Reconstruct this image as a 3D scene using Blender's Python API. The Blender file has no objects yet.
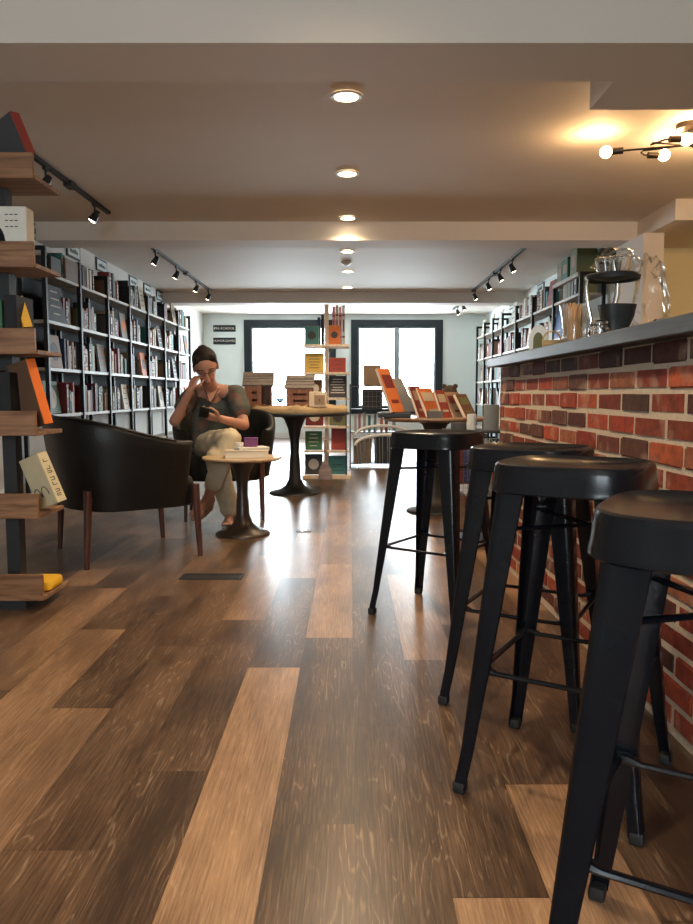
import bpy, bmesh, math, random
from mathutils import Vector, Matrix, Euler
R = random.Random(7)
PI = math.pi
C = bpy.context.scene.collection
scn = bpy.context.scene
F = 745.0; CX, CY = 346.5, 462.0; EYE = 0.90; PITCH = math.atan(68 / F)

def at(u, v, X=None, Y=None, Z=None):
    """ray through a pixel of the 693x924 frame, met with a plane of the room"""
    dx = (u - 350.0) / F; dy = (CY - v) / F
    d = Vector((dx, math.cos(PITCH) + dy * math.sin(PITCH), -math.sin(PITCH) + dy * math.cos(PITCH)))
    if Y is not None: t = Y / d.y
    elif X is not None: t = X / d.x
    else: t = (Z - EYE) / d.z
    return Vector((0, 0, EYE)) + d * t

# ------------------------------------------------------------------ materials
def mat(name, col, rough=0.5, metal=0.0, spec=0.5, noise=0.0, nscale=20, bump=0.0, bscale=60, emit=None, estr=0, trans=0, coat=0, alpha=1):
    m = bpy.data.materials.new(name); m.use_nodes = True
    nt = m.node_tree; b = nt.nodes['Principled BSDF']
    b.inputs['Base Color'].default_value = (*col, 1)
    b.inputs['Roughness'].default_value = rough
    b.inputs['Metallic'].default_value = metal
    b.inputs['Specular IOR Level'].default_value = spec
    b.inputs['Coat Weight'].default_value = coat
    b.inputs['Transmission Weight'].default_value = trans
    if emit: b.inputs['Emission Color'].default_value = (*emit, 1); b.inputs['Emission Strength'].default_value = estr
    tc = nt.nodes.new('ShaderNodeTexCoord')
    if noise > 0:
        n = nt.nodes.new('ShaderNodeTexNoise'); n.inputs['Scale'].default_value = nscale; n.inputs['Detail'].default_value = 5
        nt.links.new(tc.outputs['Object'], n.inputs['Vector'])
        mx = nt.nodes.new('ShaderNodeMix'); mx.data_type = 'RGBA'
        mx.inputs[6].default_value = (*[c * (1 - noise) for c in col], 1)
        mx.inputs[7].default_value = (*[min(1, c * (1 + noise)) for c in col], 1)
        nt.links.new(n.outputs['Fac'], mx.inputs[0]); nt.links.new(mx.outputs[2], b.inputs['Base Color'])
    if bump > 0:
        n2 = nt.nodes.new('ShaderNodeTexNoise'); n2.inputs['Scale'].default_value = bscale; n2.inputs['Detail'].default_value = 4
        nt.links.new(tc.outputs['Object'], n2.inputs['Vector'])
        bp = nt.nodes.new('ShaderNodeBump'); bp.inputs['Strength'].default_value = bump; bp.inputs['Distance'].default_value = 0.005
        nt.links.new(n2.outputs['Fac'], bp.inputs['Height']); nt.links.new(bp.outputs['Normal'], b.inputs['Normal'])
    return m

def wood(name, c1, c2, rough=0.45, axis='X', scale=1.0, bump=.15):
    m = bpy.data.materials.new(name); m.use_nodes = True
    nt = m.node_tree; b = nt.nodes['Principled BSDF']; L = nt.links.new
    tc = nt.nodes.new('ShaderNodeTexCoord'); mp = nt.nodes.new('ShaderNodeMapping')
    s = {'X': (1.2, 14, 14), 'Y': (14, 1.2, 14), 'Z': (14, 14, 1.2)}[axis]
    mp.inputs['Scale'].default_value = [k * scale for k in s]
    L(tc.outputs['Object'], mp.inputs['Vector'])
    n = nt.nodes.new('ShaderNodeTexNoise'); n.inputs['Scale'].default_value = 2.5; n.inputs['Detail'].default_value = 8; n.inputs['Distortion'].default_value = 1.2
    L(mp.outputs[0], n.inputs['Vector'])
    cr = nt.nodes.new('ShaderNodeValToRGB'); cr.color_ramp.elements[0].position = .35; cr.color_ramp.elements[1].position = .65
    cr.color_ramp.elements[0].color = (*c1, 1); cr.color_ramp.elements[1].color = (*c2, 1)
    L(n.outputs['Fac'], cr.inputs[0]); L(cr.outputs[0], b.inputs['Base Color'])
    bp = nt.nodes.new('ShaderNodeBump'); bp.inputs['Strength'].default_value = bump; bp.inputs['Distance'].default_value = 0.003
    L(n.outputs['Fac'], bp.inputs['Height']); L(bp.outputs[0], b.inputs['Normal'])
    b.inputs['Roughness'].default_value = rough
    return m

def floor_mat():
    m = bpy.data.materials.new('floor_planks'); m.use_nodes = True
    nt = m.node_tree; b = nt.nodes['Principled BSDF']; L = nt.links.new; N = nt.nodes.new
    at_ = N('ShaderNodeAttribute'); at_.attribute_name = 'tone'
    tc = N('ShaderNodeTexCoord')
    sep = N('ShaderNodeSeparateColor'); L(at_.outputs['Color'], sep.inputs[0])
    # each plank samples the grain at its own offset (green channel)
    off = N('ShaderNodeCombineXYZ'); ml = N('ShaderNodeMath'); ml.operation = 'MULTIPLY'; ml.inputs[1].default_value = 57.0
    L(sep.outputs[1], ml.inputs[0]); L(ml.outputs[0], off.inputs[0]); L(ml.outputs[0], off.inputs[1])
    ad = N('ShaderNodeVectorMath'); ad.operation = 'ADD'; L(tc.outputs['Object'], ad.inputs[0]); L(off.outputs[0], ad.inputs[1])
    mp = N('ShaderNodeMapping'); mp.inputs['Scale'].default_value = (9, 1.0, 1); L(ad.outputs[0], mp.inputs['Vector'])
    warp = N('ShaderNodeTexNoise'); warp.inputs['Scale'].default_value = 1.6; warp.inputs['Detail'].default_value = 2; L(mp.outputs[0], warp.inputs['Vector'])
    # cathedral grain: rings of the warped field
    wv = N('ShaderNodeMath'); wv.operation = 'MULTIPLY'; wv.inputs[1].default_value = 13.0; L(warp.outputs['Fac'], wv.inputs[0])
    sn = N('ShaderNodeMath'); sn.operation = 'PINGPONG'; sn.inputs[1].default_value = 0.5; L(wv.outputs[0], sn.inputs[0])
    fine = N('ShaderNodeTexNoise'); fine.inputs['Scale'].default_value = 16; fine.inputs['Detail'].default_value = 9; fine.inputs['Roughness'].default_value = .75
    mp2 = N('ShaderNodeMapping'); mp2.inputs['Scale'].default_value = (13, .38, 1); L(ad.outputs[0], mp2.inputs['Vector']); L(mp2.outputs[0], fine.inputs['Vector'])
    big = N('ShaderNodeTexNoise'); big.inputs['Scale'].default_value = 2.2; big.inputs['Detail'].default_value = 3
    mp3 = N('ShaderNodeMapping'); mp3.inputs['Scale'].default_value = (3.5, .9, 1); L(ad.outputs[0], mp3.inputs['Vector']); L(mp3.outputs[0], big.inputs['Vector'])
    dark = N('ShaderNodeValToRGB'); e = dark.color_ramp.elements
    e[0].position = .0; e[0].color = (.050, .029, .018, 1); e[1].position = 1; e[1].color = (.60, .36, .20, 1)
    k = dark.color_ramp.elements.new(.42); k.color = (.20, .115, .066, 1)
    # value = tone + grain
    g1 = N('ShaderNodeMath'); g1.operation = 'MULTIPLY_ADD'; g1.inputs[1].default_value = 1.25; L(fine.outputs['Fac'], g1.inputs[0]); L(sep.outputs[0], g1.inputs[2])
    g2 = N('ShaderNodeMath'); g2.operation = 'MULTIPLY_ADD'; g2.inputs[1].default_value = .75; L(big.outputs['Fac'], g2.inputs[0]); L(g1.outputs[0], g2.inputs[2])
    g3 = N('ShaderNodeMath'); g3.operation = 'SUBTRACT'; g3.inputs[1].default_value = .93; L(g2.outputs[0], g3.inputs[0])
    L(g3.outputs[0], dark.inputs[0])
    # limed rings: thin pale lines
    th = N('ShaderNodeMapRange'); th.inputs[1].default_value = .0; th.inputs[2].default_value = .13; th.inputs[3].default_value = 1; th.inputs[4].default_value = 0; L(sn.outputs[0], th.inputs[0])
    msk = N('ShaderNodeMapRange'); msk.inputs[1].default_value = .42; msk.inputs[2].default_value = .54; L(big.outputs['Fac'], msk.inputs[0])
    fm = N('ShaderNodeMapRange'); fm.inputs[1].default_value = .42; fm.inputs[2].default_value = .56; L(fine.outputs['Fac'], fm.inputs[0])
    mm = N('ShaderNodeMath'); mm.operation = 'MULTIPLY'; L(th.outputs[0], mm.inputs[0]); L(msk.outputs[0], mm.inputs[1])
    m3 = N('ShaderNodeMath'); m3.operation = 'MULTIPLY'; L(mm.outputs[0], m3.inputs[0]); L(fm.outputs[0], m3.inputs[1])
    m2 = N('ShaderNodeMath'); m2.operation = 'MULTIPLY'; m2.inputs[1].default_value = .38; L(m3.outputs[0], m2.inputs[0])
    mix = N('ShaderNodeMix'); mix.data_type = 'RGBA'; L(m2.outputs[0], mix.inputs[0]); L(dark.outputs[0], mix.inputs[6]); mix.inputs[7].default_value = (.60, .43, .28, 1)
    L(mix.outputs[2], b.inputs['Base Color'])
    rr = N('ShaderNodeMapRange'); rr.inputs[3].default_value = .24; rr.inputs[4].default_value = .36; L(fine.outputs['Fac'], rr.inputs[0]); L(rr.outputs[0], b.inputs['Roughness'])
    b.inputs['Specular IOR Level'].default_value = .55
    bp = N('ShaderNodeBump'); bp.inputs['Strength'].default_value = .05; bp.inputs['Distance'].default_value = .001; L(fine.outputs['Fac'], bp.inputs['Height']); L(bp.outputs[0], b.inputs['Normal'])
    return m

def brick_mat():
    m = bpy.data.materials.new('brick_faces'); m.use_nodes = True
    nt = m.node_tree; b = nt.nodes['Principled BSDF']; L = nt.links.new; N = nt.nodes.new
    a = N('ShaderNodeAttribute'); a.attribute_name = 'tone'; tc = N('ShaderNodeTexCoord')
    n = N('ShaderNodeTexNoise'); n.inputs['Scale'].default_value = 28; n.inputs['Detail'].default_value = 7; n.inputs['Roughness'].default_value = .7; L(tc.outputs['Object'], n.inputs['Vector'])
    n2 = N('ShaderNodeTexNoise'); n2.inputs['Scale'].default_value = 9; n2.inputs['Detail'].default_value = 4; L(tc.outputs['Object'], n2.inputs['Vector'])
    hs = N('ShaderNodeHueSaturation'); mr = N('ShaderNodeMapRange'); mr.inputs[1].default_value = .25; mr.inputs[2].default_value = .75; mr.inputs[3].default_value = .45; mr.inputs[4].default_value = 1.65
    L(n.outputs['Fac'], mr.inputs[0]); L(mr.outputs[0], hs.inputs['Value']); L(a.outputs['Color'], hs.inputs['Color'])
    mk = N('ShaderNodeMapRange'); mk.inputs[1].default_value = .54; mk.inputs[2].default_value = .72; mk.inputs[4].default_value = .7; L(n2.outputs['Fac'], mk.inputs[0])
    mix = N('ShaderNodeMix'); mix.data_type = 'RGBA'; L(mk.outputs[0], mix.inputs[0]); L(hs.outputs[0], mix.inputs[6]); mix.inputs[7].default_value = (.50, .34, .24, 1)
    L(mix.outputs[2], b.inputs['Base Color']); b.inputs['Roughness'].default_value = .85
    bp = N('ShaderNodeBump'); bp.inputs['Strength'].default_value = .6; bp.inputs['Distance'].default_value = .006; L(n.outputs['Fac'], bp.inputs['Height']); L(bp.outputs[0], b.inputs['Normal'])
    return m

M = dict(
    paint=mat('cream_paint', (.72, .65, .58), .7, noise=.03, nscale=3, bump=.05, bscale=90),
    cool=mat('pale_blue_wall_paint', (.80, .89, .89), .65, noise=.03, nscale=3),
    grey=mat('pale_grey_wall_paint', (.58, .56, .52), .65, noise=.04, nscale=3),
    yellow=mat('yellow_wall_paint', (.86, .72, .40), .6, noise=.03, nscale=3),
    floor=floor_mat(), brick=brick_mat(),
    mortar=mat('tan_mortar', (.58, .48, .37), .95, noise=.25, nscale=60, bump=.6, bscale=120),
    blacksteel=mat('satin_black_steel', (.005, .006, .009), .22, spec=.26, noise=.3, nscale=14, bump=.04, bscale=40),
    rubber=mat('black_rubber', (.01, .01, .01), .7),
    leather=mat('black_leather', (.008, .0075, .007), .42, spec=.3, noise=.3, nscale=12, bump=.25, bscale=160),
    redwood=wood('dark_red_wood', (.05, .016, .010), (.11, .035, .02), .35, 'Z'),
    shelfwood=wood('pale_shelf_wood', (.22, .175, .13), (.38, .32, .25), .5, 'Y'),
    traywood=wood('reddish_brown_shelf_wood', (.15, .065, .028), (.33, .165, .08), .42, 'X'),
    traywood2=wood('worn_brown_shelf_board', (.17, .09, .05), (.34, .2, .115), .5, 'X', .7),
    crate=wood('brown_crate_wood', (.16, .06, .035), (.30, .13, .075), .6, 'Z'),
    pine=wood('pale_pine', (.62, .47, .32), (.80, .66, .48), .5, 'Z'),
    tabletop=wood('brown_table_wood', (.13, .07, .04), (.28, .16, .09), .38, 'X'),
    lighttop=wood('light_oak_table_top', (.36, .24, .13), (.55, .40, .24), .35, 'X'),
    bronze=mat('dark_bronze_base', (.045, .032, .024), .35, metal=.4, noise=.2),
    black=mat('matt_black', (.012, .012, .013), .5, noise=.2),
    slab=wood('blue_grey_stained_counter', (.045, .052, .062), (.085, .092, .10), .42, 'Y'),
    winframe=mat('black_window_frame', (.014, .021, .026), .5, spec=.25, noise=.1),
    sash=mat('grey_window_sash', (.22, .25, .28), .4, noise=.1),
    chrome=mat('chrome', (.75, .75, .75), .15, metal=1),
    white=mat('white_trim', (.8, .8, .78), .4),
    offwhite=mat('off_white_paper', (.72, .69, .61), .6, noise=.08, nscale=30),
    pages=mat('paper_pages', (.70, .64, .52), .8, noise=.1, nscale=200),
    lamp=mat('lit_downlight_lens', (1, 1, 1), .5, emit=(1, .80, .52), estr=20),
    lampw=mat('lit_spot_lens', (1, 1, 1), .5, emit=(1, .84, .58), estr=22),
    bulb=mat('lit_frosted_bulb', (1, 1, 1), .5, emit=(1, .66, .30), estr=20),
    glass=mat('clear_glass', (1, 1, 1), .03, trans=1),
    skin=mat('skin', (.42, .20, .13), .5, noise=.08, nscale=15),
    hair=mat('dark_brown_hair', (.014, .008, .006), .6, spec=.2, noise=.5, nscale=60, bump=.5, bscale=150),
    khaki=mat('khaki_cotton', (.50, .42, .29), .85, noise=.15, nscale=9, bump=.35, bscale=22),
    sandal=mat('tan_leather_strap', (.30, .18, .10), .6),
    burlap=mat('tan_burlap', (.34, .24, .13), .9, noise=.3, nscale=50, bump=.8, bscale=90),
    signface=mat('pale_sign_face', (.55, .60, .58), .6, noise=.1, nscale=30),
    chalk=mat('black_chalkboard', (.014, .014, .015), .75, spec=.12, noise=.3, nscale=10),
    purple=mat('purple_card', (.16, .03, .11), .5),
    plastic=mat('clear_plastic', (.95, .93, .9), .12, trans=.92),
    rattan=mat('woven_straw', (.50, .33, .16), .7, noise=.4, nscale=80, bump=.6, bscale=100),
)
def blouse_mat():
    m = bpy.data.materials.new('grey_green_patterned_cotton'); m.use_nodes = True
    nt = m.node_tree; b = nt.nodes['Principled BSDF']; L = nt.links.new; N = nt.nodes.new
    tc = N('ShaderNodeTexCoord'); n = N('ShaderNodeTexNoise'); n.inputs['Scale'].default_value = 11; n.inputs['Detail'].default_value = 4; L(tc.outputs['Object'], n.inputs['Vector'])
    cr = N('ShaderNodeValToRGB'); e = cr.color_ramp.elements; e[0].position = .5; e[0].color = (.055, .062, .052, 1); e[1].position = .68; e[1].color = (.15, .07, .05, 1)
    L(n.outputs['Fac'], cr.inputs[0]); L(cr.outputs[0], b.inputs['Base Color']); b.inputs['Roughness'].default_value = .85
    return m
M['blouse'] = blouse_mat()

# ------------------------------------------------------------------ mesh building
class MB:
    def __init__(s): s.bm = bmesh.new(); s.mi = 0; s.xf = Matrix()
    def _fin(s, verts, loc=None, rot=None):
        vs = set(verts); M4 = (Matrix.Translation(loc) if loc is not None else Matrix())
        if rot is not None: M4 = M4 @ (rot if isinstance(rot, Matrix) else Euler(rot).to_matrix().to_4x4())
        for v in vs: v.co = s.xf @ (M4 @ v.co)
        for f in {f for v in vs for f in v.link_faces}: f.material_index = s.mi
    def box(s, c, d, rot=None, bev=0, seg=1):
        r = bmesh.ops.create_cube(s.bm, size=1.0)['verts']
        for v in r: v.co = Vector((v.co.x * d[0], v.co.y * d[1], v.co.z * d[2]))
        if bev:
            es = list({e for v in r for e in v.link_edges})
            o = bmesh.ops.bevel(s.bm, geom=r + es, offset=bev, segments=seg, affect='EDGES', profile=.5)
            r = list({v for f in o['faces'] for v in f.verts} | {v for v in r if v.is_valid})
            seen = set(r); st = list(r)
            while st:
                v = st.pop()
                for e in v.link_edges:
                    w = e.other_vert(v)
                    if w not in seen: seen.add(w); st.append(w)
            r = list(seen)
        s._fin(r, Vector(c), rot); return s
    def bx(s, x0, x1, y0, y1, z0, z1, bev=0):
        return s.box(((x0 + x1) / 2, (y0 + y1) / 2, (z0 + z1) / 2), (abs(x1 - x0), abs(y1 - y0), abs(z1 - z0)), bev=bev)
    def loft(s, rings, closed=True, cap=True):
        vs = [[s.bm.verts.new(s.xf @ Vector(p)) for p in r] for r in rings]; n = len(vs[0])
        for a, b in zip(vs, vs[1:]):
            for i in range(n if closed else n - 1):
                j = (i + 1) % n
                f = s.bm.faces.new((a[i], a[j], b[j], b[i])); f.material_index = s.mi
        if cap and closed:
            for r, fl in ((vs[0], True), (vs[-1], False)):
                f = s.bm.faces.new(list(reversed(r)) if fl else r); f.material_index = s.mi
        return s
    def lathe(s, prof, c=(0, 0, 0), seg=32, sx=1, sy=1):
        rings = [[(c[0] + max(r, 1e-4) * sx * math.cos(2 * PI * i / seg), c[1] + max(r, 1e-4) * sy * math.sin(2 * PI * i / seg), c[2] + z) for i in range(seg)] for r, z in prof]
        return s.loft(rings)
    def tube(s, pts, r, seg=8, flat=1.0):
        pts = [Vector(p) for p in pts]; rings = []; up = Vector((0, 0, 1)); prevn = None
        for i, p in enumerate(pts):
            d = (pts[min(i + 1, len(pts) - 1)] - pts[max(i - 1, 0)]).normalized()
            if prevn is None:
                a = up if abs(d.z) < .95 else Vector((1, 0, 0)); n = d.cross(a).normalized()
            else: n = (prevn - d * prevn.dot(d)).normalized()
            prevn = n; b = n.cross(d)
            rr = r[i] if isinstance(r, (list, tuple)) else r
            rings.append([p + n * rr * math.cos(2 * PI * k / seg) + b * rr * flat * math.sin(2 * PI * k / seg) for k in range(seg)])
        return s.loft(rings)
    def ball(s, c, r, sub=2, sc=(1, 1, 1), rot=None):
        v = bmesh.ops.create_icosphere(s.bm, subdivisions=sub, radius=1)['verts']
        for q in v: q.co = Vector((q.co.x * sc[0] * r, q.co.y * sc[1] * r, q.co.z * sc[2] * r))
        s._fin(v, Vector(c), rot); return s
    def cap(s, a, b, ra, rb, seg=14):
        a = Vector(a); b = Vector(b); s.ball(a, ra); s.ball(b, rb); s.tube([a, b], [ra, rb], seg); return s
    def text(s, body, size, mat4, ext=.0008):
        cu = bpy.data.curves.new('lettering', 'FONT'); cu.body = body; cu.size = size; cu.align_x = 'CENTER'; cu.align_y = 'CENTER'; cu.extrude = ext; cu.resolution_u = 2
        o = bpy.data.objects.new('lettering', cu); C.objects.link(o)
        me = bpy.data.meshes.new_from_object(o.evaluated_get(bpy.context.evaluated_depsgraph_get()))
        n0 = len(s.bm.verts); s.bm.from_mesh(me); s.bm.verts.ensure_lookup_table()
        s._fin(s.bm.verts[n0:], None, mat4)
        bpy.data.objects.remove(o); bpy.data.meshes.remove(me); bpy.data.curves.remove(cu); return s
    def mesh(s, name, mats, smooth=35):
        me = bpy.data.meshes.new(name)
        bmesh.ops.recalc_face_normals(s.bm, faces=s.bm.faces[:])
        s.bm.to_mesh(me); s.bm.free()
        for m in (mats if isinstance(mats, (list, tuple)) else [mats]): me.materials.append(M[m] if isinstance(m, str) else m)
        if smooth:
            me.polygons.foreach_set('use_smooth', [True] * len(me.polygons)); me.set_sharp_from_angle(angle=math.radians(smooth))
        return me
    def build(s, name, mats, parent=None, smooth=35, loc=None, rz=0):
        o = bpy.data.objects.new(name, s.mesh(name, mats, smooth)); C.objects.link(o)
        if parent: o.parent = parent
        if loc is not None: o.location = loc
        if rz: o.rotation_euler.z = rz
        return o

LABELS = set()
def tag(o, label, cat, group=None, kind=None):
    n = len(label.replace(',', '').split())
    if not 4 <= n <= 16: print('LABEL LENGTH', n, label)
    if label in LABELS and not group: print('DUP LABEL', label)
    LABELS.add(label)
    o['label'] = label; o['category'] = cat
    if group: o['group'] = group
    elif 'group' in o: del o['group']
    if kind: o['kind'] = kind
    return o
def thing(name, label, cat, loc=(0, 0, 0), rz=0, group=None):
    o = bpy.data.objects.new(name, None); C.objects.link(o); o.empty_display_size = .1
    o.location = loc; o.rotation_euler = (0, 0, rz); return tag(o, label, cat, group)
def struct(o): o['kind'] = 'structure'; return o
def copy_tree(o, loc=None, rz=None, label=None, group=None, parent=None):
    c = o.copy(); C.objects.link(c)
    if parent: c.parent = parent
    if loc is not None: c.location = loc
    if rz is not None: c.rotation_euler = (0, 0, rz)
    if label: tag(c, label, o['category'], group)
    for ch in list(o.children): copy_tree(ch, parent=c)
    return c

# ------------------------------------------------------------------ room shell
H, HB = 2.50, 2.33           # ceiling and beam undersides
XL, XR = -2.95, 2.75
YF, YN = 15.2, -3.2
XR2 = 3.8                    # the bar area is wider

def planks():
    bm = bmesh.new(); lay = bm.loops.layers.color.new('tone')
    w = .174; x0 = .010; L_ = 1.20
    starts = {-2: 2.39, -1: 3.89, -3: 1.71, -4: 2.6, -5: 2.07, -6: 2.79, 0: 1.95, 1: 3.66, 2: 1.65, 3: 2.4, -7: 2.2}
    pale = {(-2, 0): .60, (-6, 0): .52, (-5, 0): .50, (-1, 0): .58, (1, 0): .56, (2, 0): .55, (1, 2): .60, (-3, 0): .13, (-3, -1): .26, (-4, 0): .30, (-4, 1): .34, (0, 0): .17, (0, 1): .20, (-1, 1): .16, (-1, 2): .22, (-2, -1): .14, (1, 1): .17, (2, -1): .16}
    rr = random.Random(3)
    for k in range(-18, 23):
        xa = x0 + w * k + .0006; xb = x0 + w * (k + 1) - .0006
        st = starts.get(k, rr.uniform(1.2, 2.4))
        for j in range(-12, 6):
            # plank j runs from its far end backwards
            ya = st + L_ * (-j - 1) + .0006
            yb = ya + L_ - .0012
            if yb < YN or ya > YF: continue
            ya = max(ya, YN); yb = min(yb, YF)
            t = pale.get((k, j), rr.choice([.12, .16, .2, .24, .28, .3, .34, .48])); t = t + .06 + (.10 if t > .45 else .03 if t > .25 else 0)
            g = rr.random()
            vs = [bm.verts.new(p) for p in ((xa, ya, 0), (xb, ya, 0), (xb, yb, 0), (xa, yb, 0))]
            f = bm.faces.new(vs)
            for lp in f.loops: lp[lay] = (t, g, 0, 1)
    bm.faces.ensure_lookup_table()
    # dark gap sheet just below
    vs = [bm.verts.new(p) for p in ((XL - .2, YN, -.002), (XR2 + .2, YN, -.002), (XR2 + .2, YF, -.002), (XL - .2, YF, -.002))]
    f = bm.faces.new(vs)
    for lp in f.loops: lp[lay] = (0, 0, 0, 1)
    me = bpy.data.meshes.new('floor'); bm.to_mesh(me); bm.free(); me.materials.append(M['floor'])
    o = bpy.data.objects.new('floor', me); C.objects.link(o); return struct(o)
planks()

struct(MB().bx(XL - .1, XR2 + .1, YN, YF + .1, H, H + .12).build('ceiling', 'paint', smooth=0))
struct(MB().bx(XL, XR2, 3.19, 3.57, HB, H).build('ceiling_beam', 'paint', smooth=0))
struct(MB().bx(XL, XR2, 7.12, 7.49, HB, H).build('ceiling_beam', 'paint', smooth=0))
struct(MB().bx(XL, XR, 11.93, 12.30, HB, H).build('ceiling_beam', 'paint', smooth=0))
struct(MB().bx(1.21, XR2, 3.57, 3.91, HB, H).build('ceiling_soffit', 'paint', smooth=0))
struct(MB().bx(2.68, XR2, 6.30, 7.12, HB, H).build('ceiling_soffit', 'paint', smooth=0))
struct(MB().bx(XL - .12, XL, YN, YF + .1, 0, H).build('wall_left', 'grey', smooth=0))
struct(MB().bx(XR, XR + .12, 7.49, YF + .1, 0, H).build('wall_right', 'cool', smooth=0))
struct(MB().bx(XR2, XR2 + .12, YN, 7.49, 0, H).build('wall_right', 'yellow', smooth=0))
struct(MB().bx(XR, XR2, 7.49, 7.6, 0, H).build('wall_kitchen', 'yellow', smooth=0))
struct(MB().bx(2.62, 2.80, 6.79, 7.49, 0, HB).build('column', 'paint', smooth=0))

# far wall with two big window openings
W1 = (at(245, 394, Y=YF).x, at(336, 394, Y=YF).x); W2 = (at(351, 394, Y=YF).x, at(442, 394, Y=YF).x)
WT, WB = at(350, 320, Y=YF).z, .50
fw = MB()
fw.bx(XL, W1[0], YF, YF + .1, 0, H); fw.bx(W1[1], W2[0], YF, YF + .1, 0, H); fw.bx(W2[1], XR, YF, YF + .1, 0, H)
for a, b in (W1, W2): fw.bx(a, b, YF, YF + .1, 0, WB); fw.bx(a, b, YF, YF + .1, WT, H)
struct(fw.build('wall_far', 'cool', smooth=0))
def window(n, a, b, y, zb, zt, mull=False, fwid=.14, mat_='winframe'):
    f = MB(); d0, d1 = y - .06, y + .06
    f.bx(a, a + fwid, d0, d1, zb, zt); f.bx(b - fwid, b, d0, d1, zb, zt); f.bx(a + fwid, b - fwid, d0, d1, zt - fwid, zt); f.bx(a + fwid, b - fwid, d0, d1, zb, zb + fwid)
    o = struct(f.build('window_%d' % n, mat_, smooth=0))
    if mull:
        s = MB(); c = (a + b) / 2; s.bx(c - .055, c + .055, d0 + .02, d1 - .02, zb + fwid, zt - fwid)
        s.build('window_mullion', 'sash', o, smooth=0)
    s = MB(); i = fwid; t = .035
    s.bx(a + i, a + i + t, d0 + .03, d1 - .02, zb + i, zt - i); s.bx(b - i - t, b - i, d0 + .03, d1 - .02, zb + i, zt - i); s.bx(a + i + t, b - i - t, d0 + .03, d1 - .02, zt - i - t, zt - i); s.bx(a + i + t, b - i - t, d0 + .03, d1 - .02, zb + i, zb + i + t)
    s.build('window_sash', 'sash', o, smooth=0)
    g = MB().bx(a + i, b - i, y + .035, y + .041, zb + i, zt - i).build('window_pane', 'pane', o, smooth=0)
    return o
pm = bpy.data.materials.new('thin_window_glass'); pm.use_nodes = True
nt = pm.node_tree; nt.nodes.clear(); o_ = nt.nodes.new('ShaderNodeOutputMaterial'); t_ = nt.nodes.new('ShaderNodeBsdfTransparent'); g_ = nt.nodes.new('ShaderNodeBsdfGlossy'); mx_ = nt.nodes.new('ShaderNodeMixShader')
mx_.inputs[0].default_value = .06; g_.inputs['Roughness'].default_value = .02; nt.links.new(t_.outputs[0], mx_.inputs[1]); nt.links.new(g_.outputs[0], mx_.inputs[2]); nt.links.new(mx_.outputs[0], o_.inputs[0])
M['pane'] = pm
window(1, W1[0], W1[1], YF, WB, WT); window(2, W2[0], W2[1], YF, WB, WT, True)
# the wall behind the camera has the shop's other window
bw = MB(); a, b = -1.5, .5; zb, zt = .85, 2.1
bw.bx(XL, a, YN - .1, YN, 0, H); bw.bx(b, XR2, YN - .1, YN, 0, H); bw.bx(a, b, YN - .1, YN, 0, zb); bw.bx(a, b, YN - .1, YN, zt, H)
struct(bw.build('wall_near', 'paint', smooth=0))
window(3, a, b, YN - .05, zb, zt, True, .08)
struct(MB().bx(XL, XL + .015, YN, YF, 0, .1).build('baseboard_left', 'white', smooth=0))
struct(MB().bx(XL + .015, XR, YF - .015, YF, 0, .12).build('baseboard_far', 'white', smooth=0))
# ------------------------------------------------------------------ lights of the ceiling
def spot(name, loc, energy, size, col=(1, .78, .52), rot=(0, 0, 0), blend=.7, rad=.05):
    l = bpy.data.lights.new(name, 'SPOT'); l.energy = energy; l.color = col; l.spot_size = math.radians(size); l.spot_blend = blend; l.shadow_soft_size = rad
    o = bpy.data.objects.new(name, l); C.objects.link(o); o.location = loc; o.rotation_euler = rot; return o
DL = [(-.02, 4.17), (-.02, 5.58), (-.02, 6.95), (-.03, 8.55), (-.03, 9.92), (-.04, 11.38), (-.02, 2.78), (-.02, 1.35), (-.02, -.1), (-.02, -1.6)]
dl0 = None
names = ['nearest of the row beyond the first beam', 'second beyond the first beam', 'third, close before the middle beam', 'just past the middle beam', 'between smoke detector and far beam', 'closest to the far beam', 'just in front of the first beam', 'overhead near the stools', 'above where the viewer stands', 'by the shop window behind']
for i, (x, y) in enumerate(DL):
    lab = 'round recessed warm downlight with white trim, ' + names[i]
    if dl0 is None:
        dl0 = thing('downlight', lab, 'ceiling light', (x, y, H - .004))
        MB().lathe([(.062, 0), (.085, -.002), (.088, -.006), (.082, -.011), (.064, -.008), (.062, 0)], seg=36).build('trim_ring', 'white', dl0)
        MB().lathe([(0, -.004), (.063, -.004), (.063, 0), (0, 0)], seg=36).build('lens', 'lamp', dl0)
    else: copy_tree(dl0, (x, y, H - .004), 0, lab)
    e = 70 if y < 3 else 120 if y < 7 else 60
    spot('downlight_beam', (x, y, H - .03), e, 128, (1, .76, .49), blend=.9, rad=.06)
sd = thing('smoke_detector', 'white round smoke detector on ceiling between two downlights', 'smoke detector', (-.045, 9.20, H))
MB().lathe([(0, -.001), (.06, -.001), (.065, -.02), (.05, -.035), (.03, -.045), (0, -.046)], seg=28).build('housing', 'white', sd)
MB().lathe([(0, -.046), (.02, -.046), (.02, -.052), (0, -.052)], seg=16).build('sensor_cap', 'sash', sd)

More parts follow.
